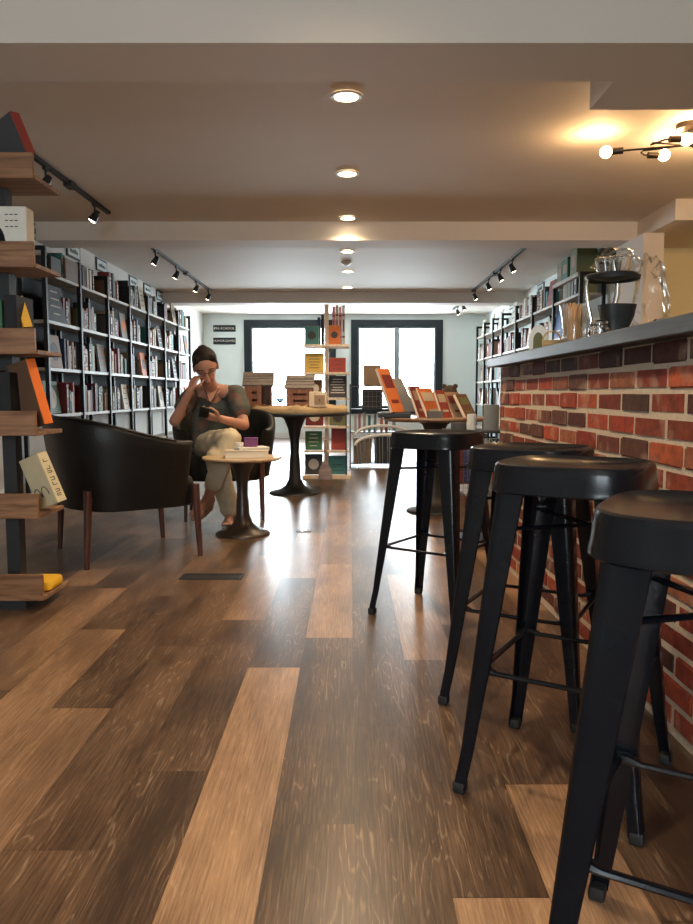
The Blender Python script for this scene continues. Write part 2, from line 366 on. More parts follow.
def track(name, x, y0, y1, heads, aim, lab, hl):
    t = thing(name, lab, 'track light', (x, y0, H))
    MB().bx(-.017, .017, 0, y1 - y0, -.028, -.002).build('rail', 'black', t, smooth=0)
    MB().bx(-.03, .03, (y1 - y0) * .5 - .06, (y1 - y0) * .5 + .06, -.045, -.002).build('power_feed', 'black', t, smooth=0)
    for yy in heads:
        d = Vector((aim[0], aim[1], -1)).normalized()
        q = d.to_track_quat('-Z', 'Y').to_matrix().to_4x4()
        p = Vector((0, yy - y0, -.13))
        h = MB(); h.bx(-.012, .012, yy - y0 - .03, yy - y0 + .03, -.05, -.02); h.tube([(0, yy - y0, -.05), (0, yy - y0, -.12)], .008)
        h.xf = Matrix.Translation(p) @ q
        h.lathe([(.0, .05), (.02, .05), (.026, .03), (.036, -.03), (.036, -.05), (.030, -.05), (.030, -.042), (0, -.042)], seg=20)
        lh = h.build('lamp_head', 'black', t)
        e = MB(); e.xf = Matrix.Translation(p) @ q; e.lathe([(0, -.043), (.029, -.043), (.029, -.047), (0, -.047)], seg=16); e.build('lamp_lens', 'lampw', lh)
        s = spot('track_beam', (x + p.x + d.x * .06, yy + d.y * .06, H - .13 + d.z * .06), 14, 75, (1, .82, .58), d.to_track_quat('-Z', 'Y').to_euler(), .6, .03)
    return t
track('track_light', -2.12, 4.9, 6.72, [5.35, 6.35], (-.55, -.25), 'black ceiling track with lit spots above the reading chairs', '')
track('track_light', -2.15, 8.27, 11.65, [8.4, 9.4, 10.6, 11.5], (-.5, -.1), 'long ceiling track of four black spots beside left bookcases', '')
track('track_light', 1.90, 8.2, 11.75, [8.9, 9.6, 10.4, 11.5], (.5, -.1), 'long ceiling track of four black spots over right bookcases', '')
track('track_light', 1.94, 12.6, 14.2, [12.9, 13.6], (.35, -.1), 'short ceiling track of two spots beyond the far beam', '')

# multi-arm bulb fixture over the bar
fx = thing('branched_ceiling_lamp', 'black branched ceiling lamp with round glowing bulbs above the bar', 'ceiling lamp', (2.02, 4.60, H))
MB().lathe([(0, 0), (.075, 0), (.075, -.03), (.05, -.035), (0, -.035)], seg=28).build('canopy', 'bronze', fx)
MB().tube([(0, 0, -.03), (0, 0, -.12)], .008).build('stem', 'bronze', fx)
bulbs = [((-.448, .13), (0, 0)), ((-.067, .19), (-.23, .10)), ((-.056, -.10), (-.23, -.04)), ((.45, .05), (0, 0)), ((.2, -.2), (.1, -.1)), ((.25, .2), (.1, .1))]
for k, (bp_, kn) in enumerate(bulbs):
    z = -.12; a = MB(); tip = Vector((bp_[0], bp_[1], z))
    if k in (1, 2):
        dirx = 1; kx = Vector((kn[0], kn[1], z)); s0 = tip - Vector((.10, 0, 0))
        a.tube([(0, 0, z), kx + Vector((-.0, 0, 0)), kx + Vector((-.012, 0, -.012)), s0 + Vector((-.02, 0, 0)), s0], .006)
        d = Vector((1, 0, 0))
    else:
        d = tip.copy(); d.z = 0; d.normalize(); s0 = tip - d * .10; a.tube([(0, 0, z), s0], .006)
    a.tube([s0, s0 + d * .065], [.02, .02], 16)
    arm = a.build('arm', 'bronze', fx)
    MB().ball(tip, .036, 3).build('bulb', 'bulb', arm)
    l = bpy.data.lights.new('bulb_glow', 'POINT'); l.energy = 6.5; l.color = (1, .60, .27); l.shadow_soft_size = .04
    lo = bpy.data.objects.new('bulb_glow', l); C.objects.link(lo); lo.location = Vector(fx.location) + tip + Vector((0, 0, -.0)); l.use_shadow = True
    lo.location = Vector(fx.location) + tip + d * .055

# ------------------------------------------------------------------ the brick bar
def brick_bar():
    bm = bmesh.new(); lay = bm.loops.layers.color.new('tone')
    rr = random.Random(11)
    course, bl, bh, mort = .0685, .213, .0575, .0125
    y_end = 4.02; y0 = -.9
    th = math.atan2(.04, 2.0)
    cols = [(.50, .17, .085), (.56, .20, .10), (.46, .15, .08), (.58, .26, .15), (.34, .13, .09), (.33, .14, .10), (.52, .20, .12), (.50, .16, .08), (.58, .32, .22), (.34, .18, .13), (.54, .22, .11), (.48, .17, .10)]
    nrow = 15; top = 1.045
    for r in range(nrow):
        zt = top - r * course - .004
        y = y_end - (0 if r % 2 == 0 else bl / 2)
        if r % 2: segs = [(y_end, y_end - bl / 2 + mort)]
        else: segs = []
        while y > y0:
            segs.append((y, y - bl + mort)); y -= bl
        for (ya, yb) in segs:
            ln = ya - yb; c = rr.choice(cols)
            if r == 0: c = rr.choice([(.20, .10, .08), (.24, .11, .085), (.28, .11, .075), (.34, .13, .085)])  # top course coloured darker to paint in the shade under the counter overhang
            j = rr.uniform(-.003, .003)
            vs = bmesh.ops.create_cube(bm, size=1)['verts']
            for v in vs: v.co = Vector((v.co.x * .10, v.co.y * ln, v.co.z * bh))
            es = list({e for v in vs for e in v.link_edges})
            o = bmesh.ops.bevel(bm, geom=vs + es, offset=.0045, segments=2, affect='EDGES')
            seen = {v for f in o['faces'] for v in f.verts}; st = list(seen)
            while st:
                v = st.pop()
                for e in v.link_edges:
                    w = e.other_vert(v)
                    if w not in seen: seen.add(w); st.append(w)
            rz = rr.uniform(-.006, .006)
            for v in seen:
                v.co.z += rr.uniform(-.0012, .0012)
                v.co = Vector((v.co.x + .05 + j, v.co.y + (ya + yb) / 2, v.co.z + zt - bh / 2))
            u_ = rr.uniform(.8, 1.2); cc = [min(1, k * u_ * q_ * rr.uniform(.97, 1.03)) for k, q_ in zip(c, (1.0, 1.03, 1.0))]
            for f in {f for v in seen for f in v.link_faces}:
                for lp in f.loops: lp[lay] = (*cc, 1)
    for v in bm.verts: v.co = Vector((v.co.x + .808 + (4.02 - v.co.y) * .02, v.co.y, v.co.z))
    me = bpy.data.meshes.new('brick_face'); bm.to_mesh(me); bm.free(); me.materials.append(M['brick'])
    me.polygons.foreach_set('use_smooth', [True] * len(me.polygons)); me.set_sharp_from_angle(angle=.6)
    return me
bar = thing('brick_bar', 'red brick bar front with tan mortar behind the black stools', 'bar counter', (0, 0, 0))
bf = bpy.data.objects.new('brick_face', brick_bar()); C.objects.link(bf); bf.parent = bar
mb = MB(); 
mb.loft([[(.8112 + (4.02 - y) * .02, y, z) for y, z in ((4.016, 0), (4.016, 1.043), (-.9, 1.043), (-.9, 0))], [(1.00 + (4.02 - y) * .02, y, z) for y, z in ((4.016, 0), (4.016, 1.043), (-.9, 1.043), (-.9, 0))]])
mb.build('mortar_core', 'mortar', bar, smooth=0)
def slab():
    s = MB(); pts = [(.755, 4.13), (1.32, 4.13), (1.32, -.9), (.84, -.9)]
    s.loft([[(x, y, 1.045) for x, y in pts], [(x, y, 1.090) for x, y in pts]])
    bmesh.ops.bevel(s.bm, geom=s.bm.edges[:], offset=.003, segments=1, affect='EDGES')
    return s.build('countertop', 'slab', None, smooth=0)
tag(slab(), 'dark blue-grey stained wooden bar top overhanging the brick wall', 'countertop')

# ------------------------------------------------------------------ stools
def sup(n, hx, hy, e=4.0, z=0, c=(0, 0)):
    out = []
    for i in range(n):
        t = 2 * PI * (i + .5) / n; ct, st = math.cos(t), math.sin(t)
        out.append((c[0] + hx * math.copysign(abs(ct) ** (2 / e), ct), c[1] + hy * math.copysign(abs(st) ** (2 / e), st), z))
    return out
def make_stool(lab):
    t = thing('bar_stool', lab, 'bar stool')
    s = MB(); n = 56; prof = [(.02, .744), (.5, .746), (.80, .751), (.90, .757), (.955, .761), (.985, .7585), (1.0, .752), (1.008, .745), (1.025, .716), (1.038, .710), (1.042, .700), (1.025, .697), (1.0, .705), (.98, .74), (.5, .738), (.02, .736)]
    s.loft([sup(n, .164 * k, .164 * k, 3.5, z - .013) for k, z in prof]); s.build('seat', 'blacksteel', t, smooth=40)
    def legpos(z):
        q = 1 - z / .72; k = .138 + (.200 - .138) * q
        if z < .10: k += .006 * (1 - z / .10)
        return k
    for sx, sy in ((-1, -1), (1, -1), (1, 1), (-1, 1)):
        lg = MB(); rings = []
        for z, w in ((.728, .066), (.69, .066), (.60, .060), (.45, .051), (.30, .042), (.18, .034), (.10, .029), (.05, .028), (.012, .028)):
            k = legpos(z); tt = .0035; r = .35 * w
            o = [(-w, 0), (-r, 0), (-.45 * r, -.06 * r), (-.06 * r, -.45 * r), (0, -r), (0, -w), (-tt, -w - .002), (-tt * 1.2, -r), (-.5 * r, -.5 * r), (-r, -tt * 1.2), (-w - .002, -tt)]
            rings.append([(sx * (k + x), sy * (k + y), z) for x, y in o])
        lg.loft(rings); lo = lg.build('leg', 'blacksteel', t, smooth=50)
        ft = MB(); k = legpos(.01); ft.box((sx * (k - .014), sy * (k - .014), .013), (.029, .029, .026), bev=.005, seg=2); ft.build('rubber_foot', 'rubber', lo)
    def rail(a, b, z, za, rr=.0075):
        k = legpos(z) - .014; p0 = Vector((a[0] * k, a[1] * k, z)); p1 = Vector((b[0] * k, b[1] * k, z)); d = p1 - p0
        pts = [p0, p0 + d * .06, p0 + d * .13 + Vector((0, 0, za)), p0 + d * .5 + Vector((0, 0, za)), p0 + d * .87 + Vector((0, 0, za)), p0 + d * .94, p1]
        MB().tube(pts, [.012, .013, rr, rr, rr, .013, .012], 8, .75).build('foot_rail', 'blacksteel', t)
    cs = [(-1, -1), (1, -1), (1, 1), (-1, 1)]
    for i in range(4): rail(cs[i], cs[(i + 1) % 4], .285, -.006)
    for i in (0, 1):
        k = legpos(.60) - .03; a, b = cs[i], cs[i + 2]; z = .60 + i * .014
        MB().tube([(a[0] * k, a[1] * k, z), (0, 0, z + .0), (b[0] * k, b[1] * k, z)], .008, 8, .6).build('cross_brace', 'blacksteel', t)
    return t
RZ = math.radians(-30)
SP = [((.513, 1.00), RZ, 'black metal bar stool nearest the camera, cut off by the right edge'),
      ((.512, 1.685), math.radians(-31), 'black metal bar stool second from the camera along the brick bar'),
      ((.533, 2.177), math.radians(-29), 'black metal bar stool third from camera, between two other stools'),
      ((.357, 3.04), math.radians(-35), 'black metal bar stool farthest away, standing apart near display table')]
st0 = make_stool(SP[0][2]); st0.location = (*SP[0][0], 0); st0.rotation_euler.z = SP[0][1]
for p, rz, lab in SP[1:]: copy_tree(st0, (*p, 0), rz, lab)

# ------------------------------------------------------------------ tub chairs
def make_tub(lab, loc, rz):
    t = thing('tub_chair', lab, 'armchair', loc, rz)
    th0 = math.radians(128); n = 48; rings = []
    for i in range(n + 1):
        th = -th0 + 2 * th0 * i / n                                   # 0 = middle of the back (local -y)
        q = max(0, min(1, (abs(th) - .55) / (th0 - .55))); q = q * q * (3 - 2 * q)
        top = .785 - .135 * q
        dx, dy = math.sin(th), -math.cos(th)
        e = 2.7; rad = 1 / ((abs(dx) / .385) ** e + (abs(dy) / .36) ** e) ** (1 / e)
        T = .058
        def P(z, off):
            f = (z - .30) / .45; k = .85 + .15 * min(1, max(0, f)) ** .8
            r = rad * k - off; return (dx * r, dy * r, z)
        if abs(th) > th0 - .001: sh = .012
        else: sh = 0
        prof = [P(.30, sh), P(.40, sh), P(.50, sh), P((.5 + top) / 2, sh), P(top - .03, sh), P(top - .010, .008), P(top, .024), P(top, T - .02), P(top - .010, T - .006), P(top - .03, T), P((.5 + top) / 2, T), P(.5, T), P(.40, T), P(.30, T - .0)]
        rings.append(prof)
    MB().loft(rings).build('shell', 'leather', t, smooth=60)
    MB().loft([sup(40, .272 * k, .262 * k, 4, z, (0, .03)) for k, z in ((.3, .285), (1, .285), (1.03, .30), (1.03, .34), (1.03, .40), (1.0, .43), (.94, .445), (.5, .452), (.1, .452))]).build('seat', 'leather', t, smooth=60)
    sm = MB()
    pts = []
    for i in range(3, n - 2):
        x0, y0, z0 = rings[i][5]; pts.append((x0 * 1.0, y0 * 1.0, z0 + .004))
    sm.tube(pts, .004, 6).build('piping', 'leather', t)
    for sx in (-1, 1):
        for sy, r0 in ((-1, .235), (1, .235)):
            MB().tube([(sx * .266, sy * .250 + .01, .405), (sx * .272, sy * .268 + .01, .0)], [.021, .012], 12).build('leg', 'redwood', t)
    return t
ch1 = make_tub('black leather tub chair turned away, its back towards the camera', (-1.275, 4.19, 0), math.radians(33 - 90)); ch1.scale = (1.15, 1.15, 1.0)
ch2 = make_tub('black leather tub chair in which the woman sits', (-.93, 5.52, 0), math.radians(180 + 8))

# ------------------------------------------------------------------ tulip tables
def tulip(name, lab, loc, h, rt, rb, tmat, bmat, tk=.022, neck=.028, ysc=1.0):
    t = thing(name, lab, 'table', loc)
    MB().lathe([(0, 0), (rb, 0), (rb, .008), (rb * .93, .018), (rb * .6, .035), (rb * .38, .07), (rb * .24, .13), (neck * 1.15, .22 * h / .5), (neck, .5 * h), (neck * 1.05, .66 * h), (neck * 1.5, .80 * h), (neck * 2.4, .92 * h), (neck * 3.5, h - tk), (0, h - tk)], seg=40).build('pedestal', bmat, t, smooth=60)
    MB().lathe([(0, h - tk), (rt * .93, h - tk), (rt, h - tk * .45), (rt, h - tk * .2), (rt * .99, h), (0, h)], seg=64, sy=ysc).build('table_top', tmat, t, smooth=40)
    return t
tA = Vector((at(243, 534, Z=0).x, at(243, 534, Z=0).y, 0))
tulip('coffee_table', 'small round oak-topped coffee table beside the seated woman', tA, .50, .255, .175, 'lighttop', 'bronze', .02, .034)
tB = Vector((at(295, 493, Z=0).x, at(295, 493, Z=0).y, 0))
tulip('pedestal_table', 'large round black pedestal table with burlap and crates on top', tB, .735, .50, .235, 'black', 'black', .03, .04)
tC = Vector((at(434, 511, Z=0).x, at(434, 511, Z=0).y, 0))
tulip('pedestal_table', 'round brown-topped pedestal table of leaning books behind farthest stool', tC, .725, .40, .215, 'tabletop', 'black', .03, .04)
# ------------------------------------------------------------------ books
COL = dict(black=(.02, .02, .022), charcoal=(.06, .06, .065), white=(.62, .60, .56), cream=(.50, .43, .32), tan=(.32, .22, .14), brown=(.15, .08, .05), red=(.30, .055, .045), maroon=(.16, .03, .03), orange=(.58, .16, .05), yellow=(.62, .42, .10), olive=(.16, .17, .08), green=(.05, .14, .08), teal=(.06, .20, .20), blue=(.04, .10, .28), navy=(.02, .035, .09), grey=(.20, .205, .21), pink=(.60, .25, .28), purple=(.16, .05, .18))
for k, v in COL.items(): M['cover_' + k] = mat(k + '_book_cover', v, .6, spec=.22, noise=.18, nscale=9)
BM = {}
def book_mesh(col, kind):
    """unit book: thickness 1 along y, depth 1 along x (spine at +x), height 1 along z"""
    key = (col, kind)
    if key in BM: return BM[key]
    b = MB(); h = .10
    b.bx(-1, 0, 0, h, 0, 1); b.bx(-1, 0, 1 - h, 1, 0, 1); b.bx(-.03, 0, h, 1 - h, 0, 1)
    b.mi = 1; b.bx(-.97, -.03, h, 1 - h, .015, .985)
    b.mi = 2
    if kind == 1: b.bx(-.0301, .006, .22, .78, .55, .85); b.bx(-.0301, .006, .3, .7, .10, .18)
    elif kind == 2: b.bx(-.0301, .006, .02, .98, .74, .78); b.bx(-.0301, .006, .02, .98, .2, .24); b.bx(-.0301, .006, .3, .7, .35, .65)
    BM[key] = b.mesh('book', ['cover_' + col, 'pages', 'cover_white' if col not in ('white', 'cream', 'tan', 'grey', 'yellow', 'pink') else 'cover_maroon'], 0)
    return BM[key]
def book(col, loc, size, rot=(0, 0, 0), label='', group=None, kind=0, cat='book'):
    """size = (depth, thickness, height)"""
    o = bpy.data.objects.new('book', book_mesh(col, kind)); C.objects.link(o)
    o.location = loc; o.scale = size; o.rotation_euler = rot
    return tag(o, label, cat, group)
ORD = ['first', 'second', 'third', 'fourth', 'fifth', 'sixth', 'seventh', 'eighth', 'ninth', 'tenth', 'eleventh', 'twelfth', 'thirteenth', 'fourteenth']
LV = [.29, .715, 1.137, 1.56, 1.985]                    # shelf tops
LVN = ['lowest', 'second lowest', 'middle', 'second highest', 'top']
NB = [0]
def big_item(kind, p, side, label, r):
    """face-out things standing on the shelves; p = point on the shelf front, side = +1 when the room is towards +x"""
    rz = 0 if side > 0 else PI
    if kind == 'faced_book':
        pass
def fill_shelf(xf, side, ya, yb, z, hmax, r, where, group, pal, thick=(.03, .055)):
    """a run of upright books, spines to the room; xf = x of spines"""
    y = ya + .02; n = 0; end = yb - .02
    end = yb - .02 - r.choice([0, 0, .1, .2])
    while y < end and n < 14:
        t = r.uniform(*thick); h = min(hmax, r.uniform(.19, .30)); d = r.uniform(.13, .17)
        if y + t > end: break
        c = r.choice(pal); sp = 'slim' if t < sum(thick) / 2 else 'thick'; hh = 'tall' if h > .25 else 'short'
        lab = f'{hh} {sp} {c} book, {ORD[n]} from near end, {where}'
        if side > 0: book(c, (xf - r.uniform(0, .02), y, z), (d, t, h), (0, 0, 0), lab, group, r.choice((0, 0, 0, 1, 2)))
        else: book(c, (xf + r.uniform(0, .02), y + t, z), (d, t, h), (0, 0, PI), lab, group, r.choice((0, 0, 0, 1, 2)))
        y += t + .003; n += 1; NB[0] += 1
        if r.random() < .06: y += .05

SHN = 'bookcase'
def bookcase(side, xf, ya, yb, xb, lab, top=2.2, last=False, rail=False):
    """one bay: ladder frame at the near end (and at the far end for the last bay) and five boards. side=+1: left wall, front faces +x"""
    t = thing(SHN, lab, 'bookcase', (0, 0, 0))
    def frame(y):
        m = MB(); w = .036
        a, b = sorted((xf, xb))
        m.box((xf - side * w / 2, y, top / 2), (w, w, top)); m.box((xb + side * w / 2, y, top / 2), (w, w, top))
        m.box(((a + b) / 2, y, top - w / 2), (b - a - 2 * w, w, w)); m.box(((a + b) / 2, y, .10), (b - a - 2 * w, w, w))
        m.build('side_frame', 'shelfsteel', t, smooth=0)
    frame(ya)
    if last: frame(yb)
    for z in LV:
        if side > 0 and z > .3: MB().bx(xb - .016, xb - .019 + .006, ya + .019, yb - .019, z, z + (.40 if z < 1.9 else .12)).build('back_panel', 'chalk', t, 0)
        m = MB(); m.bx(min(xf - side * .012, xb), max(xf - side * .012, xb), ya + .019, yb - .019, z - .028, z); m.build('shelf', 'shelfwood', t, smooth=0)
    return t
M['shelfsteel'] = mat('black_shelf_steel', (.010, .011, .013), .5, spec=.2, noise=.2)
SY = [6.70, 7.55, 8.40, 9.22, 10.05, 10.93, 11.8, 12.66]
rr = random.Random(5)
palL = ['black', 'black', 'charcoal', 'charcoal', 'white', 'cream', 'tan', 'brown', 'brown', 'red', 'maroon', 'navy', 'grey', 'teal', 'olive', 'tan', 'maroon']
def face_item(side, xf, y, z, w, h, col, lab, group=None, tilt=.12, art=None, name='book', cat='book', wz=.02):
    """a book or board shown face out, leaning back"""
    b = MB(); b.mi = 0; b.bx(-.02, 0, -w / 2, w / 2, 0, h); b.mi = 1; b.bx(-.0185, -.0015, -w / 2 + .004, w / 2 + .002, .002, h + .001)
    b.mi = 2
    if art: art(b, w, h)
    o = b.build(name, ['cover_' + col, 'pages', 'cover_' + ('white' if col in ('black', 'charcoal', 'navy', 'blue', 'maroon', 'brown', 'green') else 'orange' if col == 'grey' else 'charcoal')], None, 0)
    o.location = (xf, y, z + .004); o.rotation_euler = (0, -tilt, 0) if side > 0 else (0, -tilt, PI)
    return tag(o, lab, cat, group)
def art_lines(n, wd=.6):
    def f(b, w, h):
        for i in range(n):
            zz = h * (.82 - .62 * i / max(1, n - 1)); ww = w * wd * (.7 + .3 * ((i * 7) % 3) / 2)
            b.bx(0, .0012, -ww / 2, ww / 2, zz, zz + h * .035)
    return f
def art_disc(b, w, h):
    b.xf = Matrix.Rotation(PI / 2, 4, 'Y') ; b.lathe([(0, 0), (w * .3, 0), (w * .3, .0015), (0, .0015)], (-h * .5, 0, 0), 20); b.xf = Matrix()
BAYL = ['darkest bay nearest the camera', 'second bay', 'third bay', 'fourth bay', 'fifth bay', 'sixth bay', 'bay at the far end']
for i in range(7):
    ya, yb = SY[i], SY[i + 1]
    bookcase(1, -2.68, ya, yb, -2.93, f'black steel and pale wood shelving on left wall, {BAYL[i]}', last=(i == 6))
BL = ['darkest', 'second', 'third', 'fourth', 'fifth', 'sixth', 'farthest']
def LW(lv, bay): return f'{LVN[lv]} shelf, {BL[bay]} left wall bay'
XFB = -2.71
for i in range(7):
    ya, yb = SY[i] + .02, SY[i + 1] - .02
    for lv in range(1 if i < 4 else 1, 5):
        if lv == 0: continue
        hm = .36 if lv < 4 else .3
        if i == 0:
            a0 = ya + (.30 if lv > 1 else .3)
            fill_shelf(XFB, 1, a0 + .12, yb, LV[lv], hm, rr, LW(lv, i), 'books on the left wall shelves', palL)
            continue
        if i == 1 and lv == 4: fill_shelf(XFB, 1, ya, yb - .3, LV[lv], .22, rr, LW(lv, i), 'books on the left wall shelves', palL); continue
        split = yb - .30 if (i + lv) % 2 else yb
        fill_shelf(XFB, 1, ya + (.05 if lv % 2 else 0), split, LV[lv], hm, rr, LW(lv, i), 'books on the left wall shelves', palL, (.04, .075) if i < 4 else (.07, .11))
        if (i + lv) % 2:
            c = rr.choice(['white', 'cream', 'grey', 'tan', 'teal', 'charcoal', 'orange'] if lv < 4 else ['cream', 'tan', 'grey'])
            face_item(1, -2.70, yb - .15, LV[lv], .22, .30, c, f'{c} book shown face out at the far end, {LW(lv, i)}', art=art_disc if (i + lv) % 4 == 1 else art_lines(4))
# darkest bay: particular pieces
tg = 'things in the dark bay'
face_item(1, -2.70, 6.98, LV[3], .42, .33, 'black', 'black chalk-lettered board standing in the darkest bay of left shelving', art=art_lines(4, .55), name='chalkboard_sign', cat='sign')
face_item(1, -2.70, 6.92, LV[2], .28, .30, 'tan', 'brown picture book shown face out in the darkest left bay', art=art_disc)
face_item(1, -2.74, 6.92, LV[1], .34, .30, 'green', 'dark green framed book face out above a flat pile, darkest left bay', art=art_disc)
for j in range(2):
    o = book(['cream', 'tan'][j], (-2.69, 6.74 + .0, LV[1] + .32 + 0), (.2, .2, .2), label='x%d y z w' % j) if False else None
for j, (c, zz) in enumerate((('tan', 0), ('cream', .045))):
    b = MB(); b.bx(-.19, 0, -.15, .15, 0, .005); b.bx(-.19, 0, -.15, .15, .037, .042); b.bx(-.005, 0, -.15, .15, .005, .037); b.mi = 1; b.bx(-.185, -.005, -.148, .148, .005, .037)
    o = b.build('book', ['cover_' + c, 'pages'], None, 0); o.location = (-2.69, 7.32, LV[0] + zz + .001); tag(o, f'{c} book lying flat on lowest shelf of the darkest left bay, ' + ('under another' if j == 0 else 'on another'), 'book')
bxm = MB(); bxm.bx(-.24, 0, -.17, .17, 0, .20, .004); o = bxm.build('storage_box', 'brownbox'.replace('brownbox', 'cover_brown'), None, 0); o.location = (-2.69, 7.35, LV[4] + .001); tag(o, 'dark brown box on top of the darkest left bay', 'box')
bxm = MB(); bxm.bx(-.22, 0, -.12, .12, 0, .16, .004); o = bxm.build('storage_box', 'cover_charcoal', None, 0); o.location = (-2.70, 6.98, LV[4] + .001); tag(o, 'low charcoal box beside the brown box on the darkest left bay', 'box')

# right wall bookcases
SYR = [8.10, 9.15, 10.20, 11.20, 12.20, 13.0, 13.8, 14.6]
BAYR = ['bay nearest the camera', 'second bay', 'third bay', 'fourth bay', 'fifth bay', 'sixth bay', 'bay at the far end']
BR = ['nearest', 'second', 'third', 'fourth', 'fifth', 'sixth', 'farthest']
def RW(lv, bay): return f'{LVN[lv]} shelf, {BR[bay]} right wall bay'
for i in range(7): bookcase(-1, 2.45, SYR[i], SYR[i + 1], 2.73, f'black steel and pale wood shelving on right wall, {BAYR[i]}', last=(i == 6))
for i in range(7):
    ya, yb = SYR[i] + .02, SYR[i + 1] - .02
    for lv in ((4, 3) if i < 1 else (4, 3, 2) if i < 4 else (4, 3, 2, 1)):
        if i == 0 and lv == 3: continue
        if i >= 3 and lv == 4:
            face_item(-1, 2.48, ya + .3, LV[lv], .26, .30, rr.choice(['white', 'grey', 'cream']), f'pale framed print propped in the middle, {RW(lv, i)}', art=art_lines(3), name='framed_print', cat='picture'); continue
        if (i + lv) % 2 and i > 0:
            fill_shelf(2.48, -1, ya + .4, yb, LV[lv], .30, rr, RW(lv, i), 'books on the right wall shelves', palL, (.05, .09))
            face_item(-1, 2.47, ya + .2, LV[lv], .24, .31, rr.choice(['white', 'cream', 'grey', 'red', 'white']), f'book shown face out at the near end, {RW(lv, i)}', art=art_lines(3))
        else: fill_shelf(2.48, -1, ya, yb, LV[lv], .30, rr, RW(lv, i), 'books on the right wall shelves', palL, (.06, .10))
face_item(-1, 2.46, 8.93, LV[3], .40, .38, 'blue', 'large blue board standing in the right shelving bay nearest the camera', art=art_lines(2, .4), name='poster_board', cat='sign')
for j, (y, w, h, c) in enumerate(((8.35, .24, .30, 'olive'), (8.68, .22, .24, 'green'), (9.3, .2, .24, 'olive'))):
    b = MB(); b.bx(-.22, 0, -w / 2, w / 2, 0, h, .004); b.mi = 1; b.bx(0, .001, -w * .3, w * .3, h * .3, h * .7)
    o = b.build('gift_tin', ['cover_' + c, 'cover_tan'], None, 0); o.location = (2.47, y, LV[4] + .001 + (.26 if j < 2 else .0) - (.26 if j < 2 else 0)); o.rotation_euler.z = PI
    o.location.x = 2.455; o.location.z = 2.202 if j < 2 else LV[4] + .001
    if j == 2: o.location = (2.47, 8.95, 2.202)
    tag(o, ['tall olive box with tan label on top of nearest right bay', 'green box between two olive boxes on top of nearest right bay', 'short olive box at the far end atop nearest right bay'][j], 'box')
pl = MB().bx(2.44, 2.72, 8.12, 9.13, 2.16, 2.20).build('shelf', 'shelfwood', [o for o in C.objects if o.name.startswith('bookcase') and 'right wall, bay nearest' in o.get('label', '')][0], 0)

# little framed category signs high on the walls
def wsign(x, y, side, lab, z=2.41):
    t = thing('category_sign', lab, 'sign', (x, y, z), 0 if side > 0 else PI)
    b = MB(); b.bx(0, .012, -.19, .19, -.075, .075, .002); b.build('frame', 'winframe', t, 0)
    b = MB(); b.bx(.012, .014, -.165, .165, -.055, .055); b.build('face', 'signface', t, 0)
    b = MB(); r = random.Random(int(y * 10))
    for i in range(7): b.bx(.014, .0155, -.12 + i * .035, -.12 + i * .035 + r.uniform(.015, .026), -.022, r.uniform(.005, .025))
    b.build('lettering', 'chalk', t, 0)
for i, y in enumerate((7.15, 8.1, 9.0, 10.3, 11.0, 11.7, 12.4)):
    wsign(XL, y, 1, f'small black framed wall sign high above left shelving, {ORD[i]} counted from the camera')
for i, y in enumerate((8.0, 9.15, 10.9, 12.8)):
    wsign(XR, y, -1, f'small black framed wall sign high above right shelving, {ORD[i]} counted from the camera')
# two slat signs on the far wall
for k, (v, txt, lab) in enumerate(((328.5, 'PRE-SCHOOL', 'upper of two dark lettered signs left of the far window'), (341, 'HUMOR/GAMES', 'lower of two dark lettered signs left of the far window'))):
    p = at(224.5, v, Y=YF); t = thing('shelf_sign', lab, 'sign', p)
    MB().bx(-.225, .225, -.02, 0, -.065, .065, .003).build('board', 'winframe', t, 0)
    MB().text(txt, .062 if k else .070, Matrix.Translation((0, -.021, 0)) @ Matrix.Rotation(PI / 2, 4, 'X')).build('lettering', 'offwhite', t, 0)

# ------------------------------------------------------------------ near display shelving on the left
yL = 3.03
dt = thing('tiered_display_shelf', 'brown wooden tray shelving on a black post at the left edge', 'display shelf', (0, 0, 0))
MB().bx(at(8, 500, Y=3.2).x, at(21, 500, Y=3.2).x, 3.17, 3.23, 0.02, 1.86).build('post', 'black', dt, 0)
MB().bx(-1.75, -1.36, 3.06, 3.30, 0, .05).build('base', 'black', dt, 0)
trays = []
for i, (ut, vt, vb) in enumerate(((43, 575, 601), (38, 494, 519), (36, 411, 436), (35, 328, 354), (33.5, 241, 267), (33, 152, 178))):
    x1 = at(ut, vb, Y=yL).x; zb = at(ut, vb, Y=yL).z; zt = at(ut, vt, Y=yL).z
    m = MB(); m.bx(-1.95, x1, yL, yL + .018, zb, zt, .002); m.build('front_lip', 'traywood', dt, 0)
    m = MB(); m.bx(-1.95, x1 + .004, yL + .018, yL + .27, zb, zb + .018, .002); m.build('tray_board', 'traywood2', dt, 0)
    trays.append((x1, zb + .018, zt))
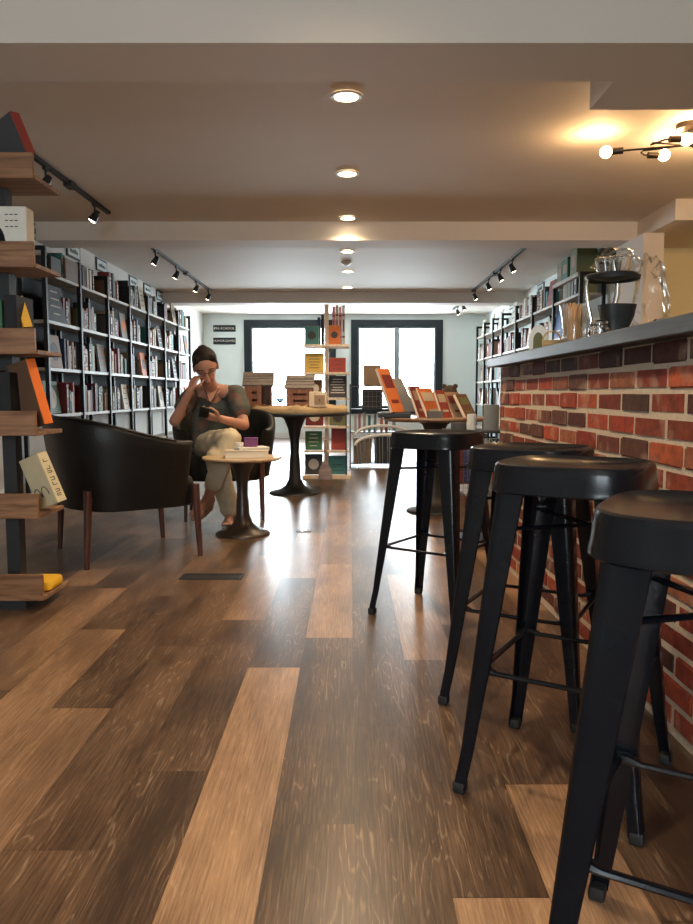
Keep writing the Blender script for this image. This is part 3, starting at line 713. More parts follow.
def leaning(name, cover, spine, u0, v0, u1, v1, tray, depth, thick, lab, lettering=False, ylo=3.10, yaw=-26, art=False):
    """book standing askew: cover to the left, spine to the right; the spine runs from (u0,v0) down to (u1,v1)"""
    a = at(u1, v1, Y=ylo); b = at(u0, v0, Y=ylo); L = math.hypot(b.x - a.x, b.z - a.z); ang = math.atan2(b.x - a.x, b.z - a.z)
    q = Matrix.Rotation(ang, 4, 'Y') @ Matrix.Rotation(math.radians(yaw), 4, 'Z')
    low = min((q @ Vector((x, y, 0))).z for x in (-depth, 0) for y in (0, thick))
    t = thing(name, lab, 'book', (a.x, ylo, max(a.z, tray[1] + .001 - low))); t.rotation_euler = q.to_euler()
    m = MB(); m.bx(-depth, -.004, 0, .004, 0, L); m.bx(-depth, -.004, thick - .004, thick, 0, L); m.build('cover', cover, t, 0)
    m = MB(); m.bx(-.004, 0, 0, thick, 0, L); m.build('spine', spine, t, 0)
    m = MB(); m.bx(-depth + .004, -.004, .004, thick - .004, .004, L - .004); m.build('pages', 'pages', t, 0)
    if art:
        m = MB()
        for k in (-.045, -.09): m.tube([(k + .02 * math.cos(s), -.001, .045 + .04 * math.sin(s)) for s in [PI * n / 12 for n in range(13)]], .0016, 5)
        m.build('cover_drawing', 'chalk', t)
    if lettering:
        m = MB(); r = random.Random(2); zz = L * .12; w0, w1 = thick * .28, thick * .72
        while zz < L * .86:
            h = r.choice([.011, .013, .015]); k = r.randrange(4)
            m.bx(0, .0008, w0, w1, zz, zz + .003)
            if k in (0, 1): m.bx(0, .0008, w0, w1, zz + h - .003, zz + h)
            if k in (0, 2): m.bx(0, .0008, w0, w0 + .003, zz, zz + h)
            if k in (1, 3): m.bx(0, .0008, w1 - .003, w1, zz, zz + h)
            zz += h + r.choice([.006, .006, .018])
        m.build('lettering', 'chalk', t, 0)
    return t
M['c_orange'] = mat('bright_orange_cloth', (.85, .17, .02), .45); M['c_yellow'] = mat('mustard_yellow_cloth', (.80, .46, .04), .5); M['c_cream'] = mat('cream_book_cloth', (.62, .52, .33), .55, noise=.1)
leaning('book', 'cover_brown', 'c_orange', 26, 362, 45, 427, trays[2], .12, .045, 'bright orange-spined book leaning on the third tray up, left edge')
leaning('book', 'cover_orange', 'c_yellow', 14, 296, 24, 327, trays[3], .08, .045, 'mustard yellow book leaning on the fourth tray up, left edge')
leaning('book', 'c_cream', 'c_cream', 37, 456, 58, 505, trays[1], .12, .05, 'cream thick book with dark spine lettering leaning on second tray up', True, art=True)
for j, (c, x, h, w) in enumerate((('black', -1.44, .24, .05), ('maroon', -1.50, .25, .045), ('charcoal', -1.56, .27, .05))):
    book(c, (x + 0, 3.06, trays[2][1] + .001), (.16, w, h), (0, 0, -PI / 2), f'{c} upright book on the third tray up, ' + ['beside the orange one', 'second from the orange one', 'against the black post'][j])
for j, (c, x, h) in enumerate((('black', -1.40, .22), ('green', -1.46, .2))):
    book(c, (x, 3.06, trays[3][1] + .001), (.16, .05, h), (0, 0, -PI / 2), f'{c} upright book on fourth tray up, ' + ['beside the mustard one', 'cut off by the left edge'][j])
# white tote-like card with a dark portrait, fifth tray
t = thing('printed_card_box', 'white box with black portrait print and writing on the fifth tray up', 'box', (-1.365, 3.10, trays[4][1] + .001))
MB().bx(-.12, .05, 0, .08, 0, .235, .004).build('box', 'offwhite', t)
m = MB(); m.loft([[(-.045 + .04 * math.cos(a) * (1.0 if math.sin(a) > -.2 else 1.3) - .03, y, .075 + .085 * math.sin(a)) for a in [2 * PI * i / 24 for i in range(24)]] for y in (-.001, 0)]); m.build('portrait_print', 'chalk', t, 0)
m = MB()
for j in range(3):
    for q in range(3): m.bx(-.035 + q * .019, -.022 + q * .019, -.001, 0, .20 - j * .024, .2035 - j * .024)
m.build('lettering', 'chalk', t, 0)
# top tray: dark book with red edge leaning
leaning('book', 'cover_charcoal', 'cover_red', 10, 111, 27, 152, trays[5], .14, .045, 'dark book with red spine leaning on the topmost tray')
# yellow folded pouch on the lowest tray
m = MB(); m.loft([[(x * k, y * k, z) for x, y, _ in sup(28, .075, .085, 5)] for k, z in ((.9, 0), (1, .008), (1, .022), (.95, .032), (.5, .036), (.05, .037))]); m.bm.free()
M['pouch'] = mat('yellow_cloth', (.85, .48, .02), .7, bump=.3, bscale=30)
m = MB(); m.loft([[(x * k, y * k, z) for x, y, _ in sup(28, .075, .085, 5)] for k, z in ((.9, 0), (1, .012), (1, .05), (.95, .066), (.5, .070), (.05, .070))])
o = m.build('folded_cloth', 'pouch'); o.location = (trays[0][0] - .085, yL + .15, trays[0][1] + .001); tag(o, 'bright yellow folded cloth on the lowest tray by the floor', 'cloth')
o.location.x = trays[0][0] - .07; o.scale.z = .6
# ------------------------------------------------------------------ coffee table things
ax, ay, az = tA.x, tA.y, .501
def flat_book(col, x, y, z, w, d, h, rz, lab, cat='book', group=None):
    b = MB(); b.bx(-w / 2, w / 2, -d / 2, d / 2, 0, .003); b.bx(-w / 2, w / 2, -d / 2, d / 2, h - .003, h); b.bx(-w / 2, -w / 2 + .003, -d / 2, d / 2, .003, h - .003)
    b.mi = 1; b.bx(-w / 2 + .003, w / 2 - .004, -d / 2 + .004, d / 2 - .004, .003, h - .003)
    o = b.build('book', ['cover_' + col, 'pages'], None, 0); o.location = (x, y, z); o.rotation_euler.z = rz
    return tag(o, lab, cat, group)
flat_book('cream', ax + .035, ay - .02, az, .27, .19, .045, .15, 'thick cream book lying flat on the coffee table')
flat_book('white', ax + .06, ay + .02, az + .046, .20, .15, .016, .4, 'thin white book lying on the cream book, coffee table')
cup = thing('purple_box', 'small purple box standing on books on the coffee table', 'box', (ax + .055, ay + .03, az + .063))
MB().bx(-.042, .042, -.03, .03, 0, .05, .004).build('box', 'purple', cup); MB().bx(-.044, .044, -.032, .032, .045, .058, .003).build('lid', 'cover_purple', cup)
m = MB(); m.lathe([(0, 0), (.018, 0), (.024, .02), (.022, .03), (0, .032)], seg=16, sx=1.2); o = m.build('crumpled_napkin', 'offwhite'); o.location = (ax - .015, ay - .01, az + .063); tag(o, 'crumpled white napkin on books beside the purple box', 'napkin')

# ------------------------------------------------------------------ big pedestal table: burlap, crates
bx_, by_, bz_ = tB.x, tB.y, .736
m = MB(); n = 56; r1 = random.Random(4); ph = [r1.uniform(0, 6) for _ in range(6)]
def wob(a, k): return sum(math.sin(a * (j + 2) * k + ph[j]) / (j + 1.5) for j in range(5))
rings = []
for q, z in ((1.0, .001), (1.0, .03), (.93, .055), (.8, .045), (.62, .06), (.45, .04), (.25, .05), (.05, .045)):
    rings.append([(.46 * q * (1 + .035 * wob(2 * PI * i / n, 1)) * math.cos(2 * PI * i / n), .40 * q * (1 + .035 * wob(2 * PI * i / n, 1)) * math.sin(2 * PI * i / n), z + (.012 * wob(2 * PI * i / n, 3 + q) if z > .01 else 0)) for i in range(n)])
m.loft(rings); o = m.build('burlap_cloth', 'burlap', smooth=60); o.location = (bx_, by_, bz_); tag(o, 'rumpled tan burlap spread over the big pedestal table', 'cloth')
def crate(x, y, z, w, d, h, rz, lab, door=True):
    t = thing('book_crate', lab, 'crate', (x, y, z), rz)
    m = MB(); m.bx(-w / 2, -w / 2 + .012, -d / 2, d / 2, 0, h); m.bx(w / 2 - .012, w / 2, -d / 2, d / 2, 0, h); m.bx(-w / 2 + .012, w / 2 - .012, -d / 2, d / 2, 0, .012); m.bx(-w / 2 + .012, w / 2 - .012, d / 2 - .012, d / 2, .012, h)
    m.build('crate_body', 'crate', t, 0)
    m = MB(); a = -w / 2 + .0; b = w / 2 - (.09 if door else 0)
    for k in range(3): z0 = .0 + k * h * .36; m.bx(a, b, -d / 2 - .010, -d / 2, z0, z0 + h * .24)
    m.bx(a, a + .06, -d / 2 - .016, -d / 2 - .010, 0, h); m.bx(b - .04, b, -d / 2 - .016, -d / 2 - .010, 0, h)
    m.build('front_slats', 'crate', t, 0)
    m = MB(); r = random.Random(int(w * 1000)); yy = 0
    for k in range(4):                                              # shingled slope of worn paperbacks laid as a roof
        m.box((0, -d / 2 + .01 + k * d * .24, h + .012 + k * .030), (w + .04, d * .30, .014), (math.radians(28), 0, 0))
    m.box((0, d * .22, h + .06), (w + .02, d * .5, .014), (math.radians(-22), 0, 0))
    m.build('shingle_roof', 'shingle', t, 0)
    return t
M['shingle'] = mat('weathered_grey_shingle', (.13, .11, .10), .85, noise=.5, nscale=30, bump=.8, bscale=50)
pc = at(259, 404, Y=by_ - .10); crate(pc.x, by_ - .10, .79, .235, .20, .185, .08, 'brown wooden crate house with grey shingle roof, left on pedestal table')
pc = at(300, 404, Y=by_ - .06); crate(pc.x, by_ - .02, .79, .22, .20, .16, -.05, 'brown wooden crate house against the white post, right on pedestal table', False)
pc = at(318, 404, Y=by_ - .28)
t = thing('small_wooden_chest', 'small pale wooden drawer chest on burlap before the display tower', 'chest', (pc.x, by_ - .25, .79))
MB().bx(-.075, .075, -.05, .05, 0, .13, .003).build('body', 'pine', t)
MB().bx(-.03, .06, -.056, -.05, .02, .10, .001).build('drawer', 'cover_tan', t); MB().ball((.015, -.062, .06), .007).build('knob', 'bronze', t)
g = thing('blue_glass_cup', 'tiny blue glass cup between the two crate houses', 'cup', (at(281, 404, Y=by_).x, by_ - .08, .79))
MB().lathe([(0, 0), (.022, 0), (.008, .012), (.008, .03), (.028, .045), (.034, .075), (.031, .075), (.025, .047), (0, .04)], seg=20).build('bowl', mat('blue_glass', (.35, .6, .8), .1, trans=.7), g)

# ------------------------------------------------------------------ white display tower with books
tx, ty = at(327, 440, Y=8.1).x, 8.1
dtw = thing('book_display_tower', 'tall pale wooden display tower of small shelves behind the pedestal table', 'display stand', (tx, ty, 0))
MB().bx(-.022, .022, -.06, .0, .04, at(327, 305, Y=ty).z).build('post', 'pine', dtw, 0)
MB().bx(-.26, .26, -.22, .24, .0, .035).build('base', 'pine', dtw, 0)
tz = [.035, .30, .56, .86, 1.13, 1.42]
for z in tz[1:]: MB().bx(-.24, .24, -.02, .22, z - .022, z).build('shelf', 'pine', dtw, 0); 
for z in tz[1:]: MB().bx(-.24, .24, -.20, -.065, z - .022, z).build('front_ledge', 'pine', dtw, 0)
m = MB(); m.bx(.205, .215, -.2, .22, .035, 1.1); m.build('side_rod', 'black', dtw, 0)
tw = [ # (level, x, w, h, colour, kind)
    (5, -.155, .15, .19, 'teal', 'green-blue book face out, left on top ledge of the display tower', art_disc),
    (5, .085, .12, .20, 'orange', 'orange picture book face out, right on top ledge of the tower', art_disc),
    (4, -.13, .21, .20, 'yellow', 'yellow patterned book face out on the second highest tower ledge', art_lines(5)),
    (4, .12, .17, .15, 'red', 'red book face out on the second highest tower ledge', art_lines(3)),
    (3, -.13, .17, .19, 'brown', 'brown book face out on the middle tower ledge', art_disc),
    (3, .12, .19, .23, 'charcoal', 'dark patterned book face out on the middle tower ledge', art_lines(6, .8)),
    (2, -.13, .19, .20, 'maroon', 'maroon book face out under table height on the tower', art_disc),
    (2, .12, .18, .18, 'olive', 'olive book face out under table height on the tower', art_disc),
    (1, -.14, .18, .20, 'green', 'green book face out on the tower, second ledge from floor', art_lines(4)),
    (1, .13, .16, .24, 'red', 'plain bright red book face out, low on the display tower', None),
    (0, -.14, .19, .22, 'charcoal', 'charcoal book face out at the foot of the tower', art_disc),
    (0, .12, .20, .20, 'teal', 'dark teal book face out at the foot of the tower', art_lines(3))]
for lv, x, w, h, c, lab, art in tw:
    o = face_item(-1, 0, 0, 0, w, h, c, lab, art=art, tilt=.1)
    o.rotation_euler = (0, -.1, -PI / 2); o.location = (tx + x, ty - .13, tz[lv] + .004)
for j, (c, x) in enumerate((('pink', .03), ('cream', .065), ('pink', .10), ('white', .135))):
    book(c, (tx + x + .03, ty + .05, tz[5] + .001), (.13, .03, .42 + .01 * (j % 2)), (0, 0, -PI / 2), f'tall thin {c} book at tower top, ' + ['nearest the post', 'second from the post', 'third from the post', 'farthest from the post'][j], 'tall thin books on the tower top', 2)
for j, (c, x) in enumerate((('black', -.06), ('navy', -.10))):
    book(c, (tx + x, ty + .02, tz[5] + .001), (.13, .03, .30 + .03 * (1 - j)), (0, .02, -PI / 2), f'tall thin {c} book left of the post at the tower top', None, 0)
t = thing('wooden_paddle', 'flat pale wooden paddle leaning on the foot of the display tower', 'paddle', (tx - .01, ty - .30, .0))
m = MB(); m.loft([[(x, y, z) for x, z in ((-.075, .001), (.075, .001), (.065, .11), (.02, .20), (-.02, .20), (-.065, .11))] for y in (0, .014)]); m.build('blade', 'crate' if False else 'tabletop', t, 0)
MB().bx(-.014, .014, 0, .014, .20, .42).build('handle', 'tabletop', t, 0); t.rotation_euler.x = -.12
t.location.y -= 0

# ------------------------------------------------------------------ wire magazine rack beyond the farthest stool
rx, ry = at(372, 440, Y=9.2).x, 9.2
wr = thing('wire_rack', 'low black wire rack of magazines and cartons before the right window', 'rack', (rx, ry, 0))
def wire_frame(t, w, d, zs, top):
    m = MB()
    for sx in (-1, 1):
        for sy in (-1, 1): m.box((sx * w / 2, sy * d / 2, top / 2), (.014, .014, top))
    m.build('frame', 'black', t, 0)
    for z in zs:
        s = MB(); s.bx(-w / 2, w / 2, -d / 2, d / 2, z - .008, z); s.build('shelf', 'black', t, 0)
wire_frame(wr, .54, .36, (.06, .44, .72, 1.0), 1.02)
def carton(x, y, z, w, d, h, col, lab, grid=False):
    t = thing('carton', lab, 'box', (x, y, z)); m = MB(); m.bx(-w / 2, w / 2, -d / 2, d / 2, 0, h, .003); m.build('box', 'cover_' + col, t, 0)
    if grid:
        m = MB()
        for i in range(5): xx = -w / 2 + w * (i + .5) / 5; m.bx(xx - .004, xx + .004, -d / 2 - .0015, -d / 2 - .0002, .005, h - .005)
        for i in range(4): zz = h * (i + .5) / 4; m.bx(-w / 2 + .005, w / 2 - .005, -d / 2 - .003, -d / 2 - .0016, zz - .004, zz + .004)
        m.build('printed_grid', 'cover_grey', t, 0)
    else:
        m = MB(); m.bx(-w / 2 - .002, w / 2 + .002, -d / 2 - .002, d / 2 + .002, h - .03, h + .001); m.build('lid', 'cover_' + col, t, 0)
    return t
carton(rx - .0, ry, 1.001, .21, .2, .25, 'tan', 'tan carton topmost on the wire rack against the window')
carton(rx + .0, ry, .721, .25, .2, .24, 'charcoal', 'dark grid-patterned carton on the wire rack below the tan one', True)
carton(rx - .12, ry, .061, .22, .22, .30, 'tan', 'tan plaid carton low in the wire rack', True)
carton(rx + .13, ry, .061, .2, .22, .32, 'charcoal', 'charcoal lidded carton low in the wire rack')
for j, (c, x) in enumerate((('white', -.22), ('pink', -.17), ('cream', -.11), ('teal', -.05), ('grey', .02), ('orange', .10), ('red', .16))):
    book(c, (rx + x, ry - .1, .441), (.17, .03, .20 + .015 * (j % 3)), (0, 0, -PI / 2), f'{c} magazine standing on middle shelf of the wire rack, {ORD[j]} from left', 'magazines in the wire rack')
for j, (z, rad) in enumerate(((.40, .33), (.30, .38))):
    t = thing('wire_basket', ['white wire basket rim curving over the rack, upper one', 'white wire basket rim curving over the rack, lower one'][j], 'basket', (rx + .12 + .05 * j, ry - .30 - .16 * j, 0))
    m = MB()
    m.tube([(rad * math.cos(a), .05 * math.sin(a), z + .12 * math.sin(a)) for a in [PI * i / 20 for i in range(21)]], .018, 8); m.build('rim', 'chrome' if False else 'white', t)
    m = MB()
    for i in range(1, 12):
        a = PI * i / 12; m.tube([(rad * math.cos(a), .05 * math.sin(a), z + .12 * math.sin(a)), (rad * .9 * math.cos(a), .02, .02)], .004, 5)
    m.tube([(-rad * .9, .02, .02), (0, .03, .015), (rad * .9, .02, .02)], .006, 5); m.build('wires', 'chrome', t)

# ------------------------------------------------------------------ right pedestal table of leaning books
cx_, cy_, cz_ = tC.x, tC.y, .726
def lean_face(u0, v0, u1, v1, y, w, thick, col, lab, art, z0=cz_):
    """a big book on an easel, cover turned to the right and up; spine edge seen from u0,v0 (top) to u1,v1 (foot)"""
    a = at(u1, v1, Y=y); b = at(u0, v0, Y=y); L = math.hypot(b.x - a.x, b.z - z0); dx_ = (b.x - a.x) / math.cos(math.radians(38)); L = math.hypot(dx_, b.z - z0); ang = math.atan2(dx_, b.z - z0)
    t = thing('display_book', lab, 'book', (a.x, y, z0)); t.rotation_euler = (0, ang, math.radians(-38))
    m = MB(); m.bx(-thick, 0, -w * .5, w * .5, 0, L); m.build('cover', 'cover_' + col, t, 0)
    m = MB(); m.bx(-thick * .85, -thick * .15, -w * .5 - .001, w * .5 + .001, .004, L + .0015); m.build('pages', 'pages', t, 0)
    if art:
        m = MB(); m.bx(0, .0012, -w * .38, w * .38, L * .55, L * .85); m.build('cover_print', 'cover_' + art, t, 0); m = MB(); m.bx(0, .0012, -w * .3, w * .3, L * .2, L * .28); m.build('title_strip', 'cover_' + art, t, 0)
    return t
def easel(x, y, rz, lab, z0=cz_):
    t = thing('book_easel', lab, 'easel', (x, y, z0), rz); m = MB()
    m.tube([(0, -.04, .004), (-.05, -.04, .12)], .004, 6); m.tube([(0, .04, .004), (-.05, .04, .12)], .004, 6); m.tube([(-.05, -.04, .12), (-.05, .04, .12)], .004, 6); m.tube([(-.05, 0, .12), (-.10, 0, .004)], .004, 6)
    m.build('wire_frame', 'black', t); return t
lean_face(384, 368, 399, 407, cy_ - .16, .15, .03, 'orange', 'orange-red book leaning at the left on the brown display table', 'maroon', cz_ + .042)
lean_face(396, 378, 410, 408, cy_ - .02, .17, .012, 'grey', 'thin dark grey book leaning behind the leftmost orange one', None, cz_ + .042)
lean_face(415, 386, 425, 412, cy_ - .12, .14, .025, 'maroon', 'dark red book leaning in the middle of the display table', 'tan')
lean_face(425, 388, 437, 412, cy_ - .06, .20, .03, 'orange', 'orange book with pale title panel leaning mid display table', 'cream')
lean_face(440, 390, 448, 413, cy_ - .14, .13, .02, 'red', 'small red book leaning right of the orange pair', 'cream')
lean_face(452, 392, 462, 412, cy_ + .02, .22, .03, 'tan', 'tan book leaning at the right on the brown display table', 'maroon')
lean_face(462, 394, 472, 414, cy_ - .04, .16, .03, 'brown', 'brown book leaning at the right rim of the display table', 'olive')
p = at(394, 410, Y=cy_ - .1); b = MB(); b.bx(-.12, .12, -.12, .12, 0, .036, .004); b.bx(-.10, .10, -.10, .10, .036, .040)
o = b.build('flat_tray', 'black'); o.location = (p.x, cy_ - .08, cz_); tag(o, 'flat black tray under the leftmost leaning books', 'tray')
p = at(434, 413, Y=cy_ - .2); b = MB(); b.loft([[(-.05, 0, 0), (.05, 0, 0), (.06, .03, .05), (-.06, .03, .05)], [(-.05, .09, 0), (.05, .09, 0), (.06, .07, .05), (-.06, .07, .05)]])
o = b.build('card_holder', 'cover_charcoal', None, 0); o.location = (p.x, cy_ - .30, cz_); tag(o, 'small charcoal card holder in front of the orange book', 'card holder')
# dark plush toy
p = at(451, 408, Y=cy_ - .0); t = thing('plush_toy', 'dark brown plush toy with round head among the leaning books', 'plush toy', (p.x + .02, cy_ + .24, cz_))
M['plush'] = mat('dark_brown_plush', (.045, .028, .02), .95, noise=.3, bump=.8, bscale=120)
MB().ball((0, 0, .075), .07, 3, (1, .85, 1.1)).build('body', 'plush', t); MB().ball((0, -.005, .185), .06, 3).build('head', 'plush', t)
for s in (-1, 1):
    MB().ball((s * .045, 0, .235), .02, 2).build('ear', 'plush', t); MB().cap((s * .06, -.02, .12), (s * .085, -.07, .06), .022, .02).build('arm', 'plush', t); MB().cap((s * .04, -.04, .03), (s * .06, -.10, .025), .026, .026).build('leg', 'plush', t)

# ------------------------------------------------------------------ wire rack at the end of the bar
qx, qy = .80, 4.75
wq = thing('wire_book_rack', 'black wire grid rack with books beyond the end of brick bar', 'rack', (qx, qy, 0))
m = MB(); w, d, tp = .34, .34, .66
for sx in (-1, 1):
    for sy in (-1, 1): m.box((sx * w / 2, sy * d / 2, tp / 2), (.012, .012, tp))
m.build('frame', 'black', wq, 0)
m = MB()
for k in range(15): m.box((-w / 2 + w * k / 14, -d / 2, .33), (.0025, .0025, .60)); m.box((-w / 2, -d / 2 + d * k / 14, .33), (.0025, .0025, .60))
for k in range(24): m.box((0, -d / 2, .04 + k * .0255), (w, .0025, .0025)); m.box((-w / 2, 0, .04 + k * .0255), (.0025, d, .0025))
m.build('wire_grid', 'chrome', wq, 0)
for z in (.05, .35): m = MB(); m.bx(-w / 2, w / 2, -d / 2, d / 2, z - .006, z); m.build('shelf', 'black', wq, 0)
m = MB(); m.bx(-w / 2 - .02, w / 2 + .02, -d / 2 - .02, d / 2 + .02, tp, tp + .012); m.build('top', 'black', wq, 0)
for j, (c, h) in enumerate((('red', .2), ('blue', .22), ('white', .19), ('maroon', .21), ('teal', .2), ('orange', .18), ('white', .22))):
    book(c, (qx - .13 + j * .042, qy - .1, .351), (.15, .035, h), (0, 0, -PI / 2), f'{c} book on upper shelf of the bar-end wire rack, {ORD[j]} from left', 'books in the bar-end wire rack')
for j, (c, h) in enumerate((('tan', .22), ('orange', .2), ('brown', .24), ('cream', .2), ('grey', .23))):
    book(c, (qx - .12 + j * .055, qy - .1, .051), (.16, .045, h), (0, 0, -PI / 2), f'{c} book on lower shelf of the bar-end wire rack, {ORD[j]} from left', 'books in the bar-end wire rack')
for j, (c, x, dy, h, w_) in enumerate((('grey', .10, 0, .16, .05), ('white', -.02, .03, .10, .03), ('charcoal', -.11, -.02, .05, .05))):
    b = MB(); b.lathe([(0, 0), (w_ / 1, 0), (w_ / 1, h * .9), (w_ * .93, h), (w_ * .85, h), (w_ * .85, h * .95), (0, h * .95)], seg=20); o = b.build(['canister', 'candle', 'ink_pot'][j], 'cover_' + c); o.location = (qx + x, qy + dy, tp + .013); tag(o, ['grey canister on top of the wire rack by the bar end', 'white candle on top of the wire rack by the bar end', 'low dark pot on top of the wire rack by the bar end'][j], ['canister', 'candle', 'pot'][j])

# floor vent and floor plate
vp = at(212, 577, Z=0); t = thing('floor_vent', 'black floor register set in the planks near the reading chair', 'floor vent', (vp.x, vp.y, 0))
m = MB(); w, d = .305, .11
m.bx(-w / 2, w / 2, -d / 2, -d / 2 + .012, .0005, .005); m.bx(-w / 2, w / 2, d / 2 - .012, d / 2, .0005, .005); m.bx(-w / 2, -w / 2 + .012, -d / 2 + .012, d / 2 - .012, .0005, .005); m.bx(w / 2 - .012, w / 2, -d / 2 + .012, d / 2 - .012, .0005, .005); m.bx(-w / 2 + .012, w / 2 - .012, -d / 2 + .012, d / 2 - .012, .0005, .0015); m.build('frame', 'black', t, 0)
m = MB()
for k in range(20): m.box((-w / 2 + .02 + k * .0139, 0, .003), (.004, d - .026, .0028))
m.build('grille', 'black', t, 0)
vp = at(304, 531, Z=0); t = thing('floor_outlet', 'small steel outlet plate in the floor before the pedestal table', 'floor outlet', (vp.x, vp.y, 0))
MB().bx(-.05, .05, -.04, .04, .0005, .004, .001).build('plate', 'bronze', t, 0); MB().lathe([(0, .004), (.02, .004), (.02, .006), (0, .006)], seg=18).build('cover_disc', 'chrome', t)

# ------------------------------------------------------------------ things on the bar
BZ = 1.0905
bg = bpy.data.materials.new('thin_clear_film'); bg.use_nodes = True; nt = bg.node_tree; nt.nodes.clear()
o_ = nt.nodes.new('ShaderNodeOutputMaterial'); t_ = nt.nodes.new('ShaderNodeBsdfTransparent'); g_ = nt.nodes.new('ShaderNodeBsdfGlossy'); mx_ = nt.nodes.new('ShaderNodeMixShader'); fr = nt.nodes.new('ShaderNodeFresnel'); fr.inputs[0].default_value = 1.6
g_.inputs['Roughness'].default_value = .12; t_.inputs[0].default_value = (.97, .97, .96, 1)
hf = nt.nodes.new('ShaderNodeMath'); hf.operation = 'MULTIPLY'; hf.inputs[1].default_value = .4; nt.links.new(fr.outputs[0], hf.inputs[0]); nt.links.new(hf.outputs[0], mx_.inputs[0]); nt.links.new(t_.outputs[0], mx_.inputs[1]); nt.links.new(g_.outputs[0], mx_.inputs[2]); nt.links.new(mx_.outputs[0], o_.inputs[0]); M['bag'] = bg
M['sticks'] = mat('amber_birch_sticks', (.80, .50, .26), .5, noise=.3, nscale=40)
# jar of wooden stirrers
jy, jx = 3.25, .965
t = thing('stirrer_jar', 'clear glass jar packed with wooden stir sticks on the bar', 'jar', (jx, jy, BZ))
m = MB(); m.lathe([(0, 0), (.050, 0), (.055, .012), (.048, .07), (.052, .13), (.064, .19), (.062, .19), (.050, .13), (.045, .07), (.050, .014), (0, .012)], seg=32); m.build('glass', 'bag', t)
r = random.Random(9); m = MB()
for k in range(46):
    a = r.uniform(0, 2 * PI); q = r.uniform(0, .04) ; q2 = q * 1.25; b = a + r.uniform(-.8, .8)
    m.tube([(q * math.cos(a), q * math.sin(a), .013), (q2 * math.cos(b) , q2 * math.sin(b), r.uniform(.185, .20))], .0032, 6, .5)
m.build('stir_sticks', 'sticks', t)
o = t.children[1]; o['kind'] = 'stuff'
# arched white plaque
t = thing('arched_plaque', 'white arched plaque standing near the far end of bar', 'plaque', (.93, 3.72, BZ), math.radians(-25))
m = MB(); pts = [(-.045, 0), (.045, 0)] + [(.045 * math.cos(a) * (1 if True else 1), .075 + .075 * math.sin(a) ** 1.0) for a in [PI * i / 14 for i in range(15)]]
m.loft([[(x, y, z) for x, z in pts] for y in (0, .012)]); m.build('panel', 'white', t)
m = MB(); m.loft([[(x * .55, y, z * .55 + .03) for x, z in pts] for y in (-.0015, -.0002)]); m.build('picture', 'cover_olive', t)
m = MB(); m.box((0, .035, .035), (.01, .06, .07)); m.build('stand', 'white', t)
# small rattan basket + small glasses
t = thing('straw_basket', 'small woven straw basket on the bar beside stirrer jar', 'basket', (.93, 3.47, BZ))
m = MB(); m.lathe([(0, 0), (.032, 0), (.042, .03), (.045, .055), (.041, .055), (.036, .03), (0, .01)], seg=24); m.build('bowl', 'rattan', t)
m = MB(); m.tube([(.042 * math.cos(a), 0, .052 + .045 * math.sin(a)) for a in [PI * i / 12 for i in range(13)]], .004, 6); m.build('handle', 'rattan', t)
t = thing('glass_jar', 'small clear glass jar with metal clasp on the bar', 'jar', (.935, 2.83, BZ))
m = MB(); m.lathe([(0, 0), (.036, 0), (.038, .01), (.038, .055), (.030, .066), (.030, .072), (.027, .072), (.027, .064), (.034, .053), (.034, .008), (0, .006)], seg=28); m.build('glass', 'glass', t)
m = MB(); m.lathe([(0, .073), (.032, .073), (.033, .078), (.02, .086), (0, .088)], seg=24); m.build('lid', 'chrome', t)
# coffee grinder with tray ring, dark funnel, chrome arm and clear bag
gx, gy = 1.022, 2.95
t = thing('coffee_grinder', 'coffee grinder with black round tray, chrome arm and funnel on bar', 'coffee grinder', (gx, gy, BZ))
m = MB(); m.loft([sup(28, hx, hx * .8, 3, z, (.02, 0)) for hx, z in ((.085, 0), (.085, .02), (.05, .03), (.042, .06), (.062, .11), (.070, .155), (.06, .157))]); m.build('funnel_body', 'black', t)
m = MB(); m.lathe([(.0, .242), (.085, .262), (.100, .250), (.104, .265), (.098, .272), (.09, .266), (.0, .262)], seg=44); m.build('round_tray', 'black', t)
m = MB(); m.tube([(-.055 + .0, 0, .0), (-.075, 0, .08), (-.095, 0, .16), (-.103, 0, .22), (-.097, 0, .255)], [.007] * 5, 12); m.build('chrome_arm', 'chrome', t)
m = MB(); m.tube([(.02, .03, .155), (.03, .03, .2), (.03, .03, .243)], .012, 12); m.build('neck', 'chrome', t)
m = MB()
for k in range(3): m.lathe([(.0, 0), (.026, 0), (.034, .055), (.036, .056), (.036, .06), (.033, .058), (.024, .003), (0, .003)], (-.035 + .035 * k, .0, .273 + .004 * k), 20)
m.build('stacked_cups', 'glass', t)
r = random.Random(21)
def crumple(c, R_, lab, sc):
    bm = bmesh.new(); bmesh.ops.create_icosphere(bm, subdivisions=4, radius=1)
    from mathutils import noise
    for v in bm.verts:
        n = noise.noise(v.co * 1.7 + Vector((5, 1, 2))) * .35 + abs(noise.noise(v.co * 4.1)) * -.35
        v.co = Vector((v.co.x * sc[0], v.co.y * sc[1], v.co.z * sc[2])) * R_ * (1 + n)
    me = bpy.data.meshes.new('clear_plastic_bag'); bm.to_mesh(me); bm.free(); me.materials.append(M['bag']); me.polygons.foreach_set('use_smooth', [True] * len(me.polygons))
    o = bpy.data.objects.new('clear_plastic_bag', me); C.objects.link(o); o.location = c; return tag(o, lab, 'plastic bag')
crumple((gx + .01, gy, BZ + .325), .068, 'crumpled clear plastic bag over the cups on the grinder tray', (1.35, 1, .75))
crumple((1.16, 2.93, BZ + .175), .085, 'crumpled clear plastic bag behind the coffee grinder', (.85, .8, 2.0))
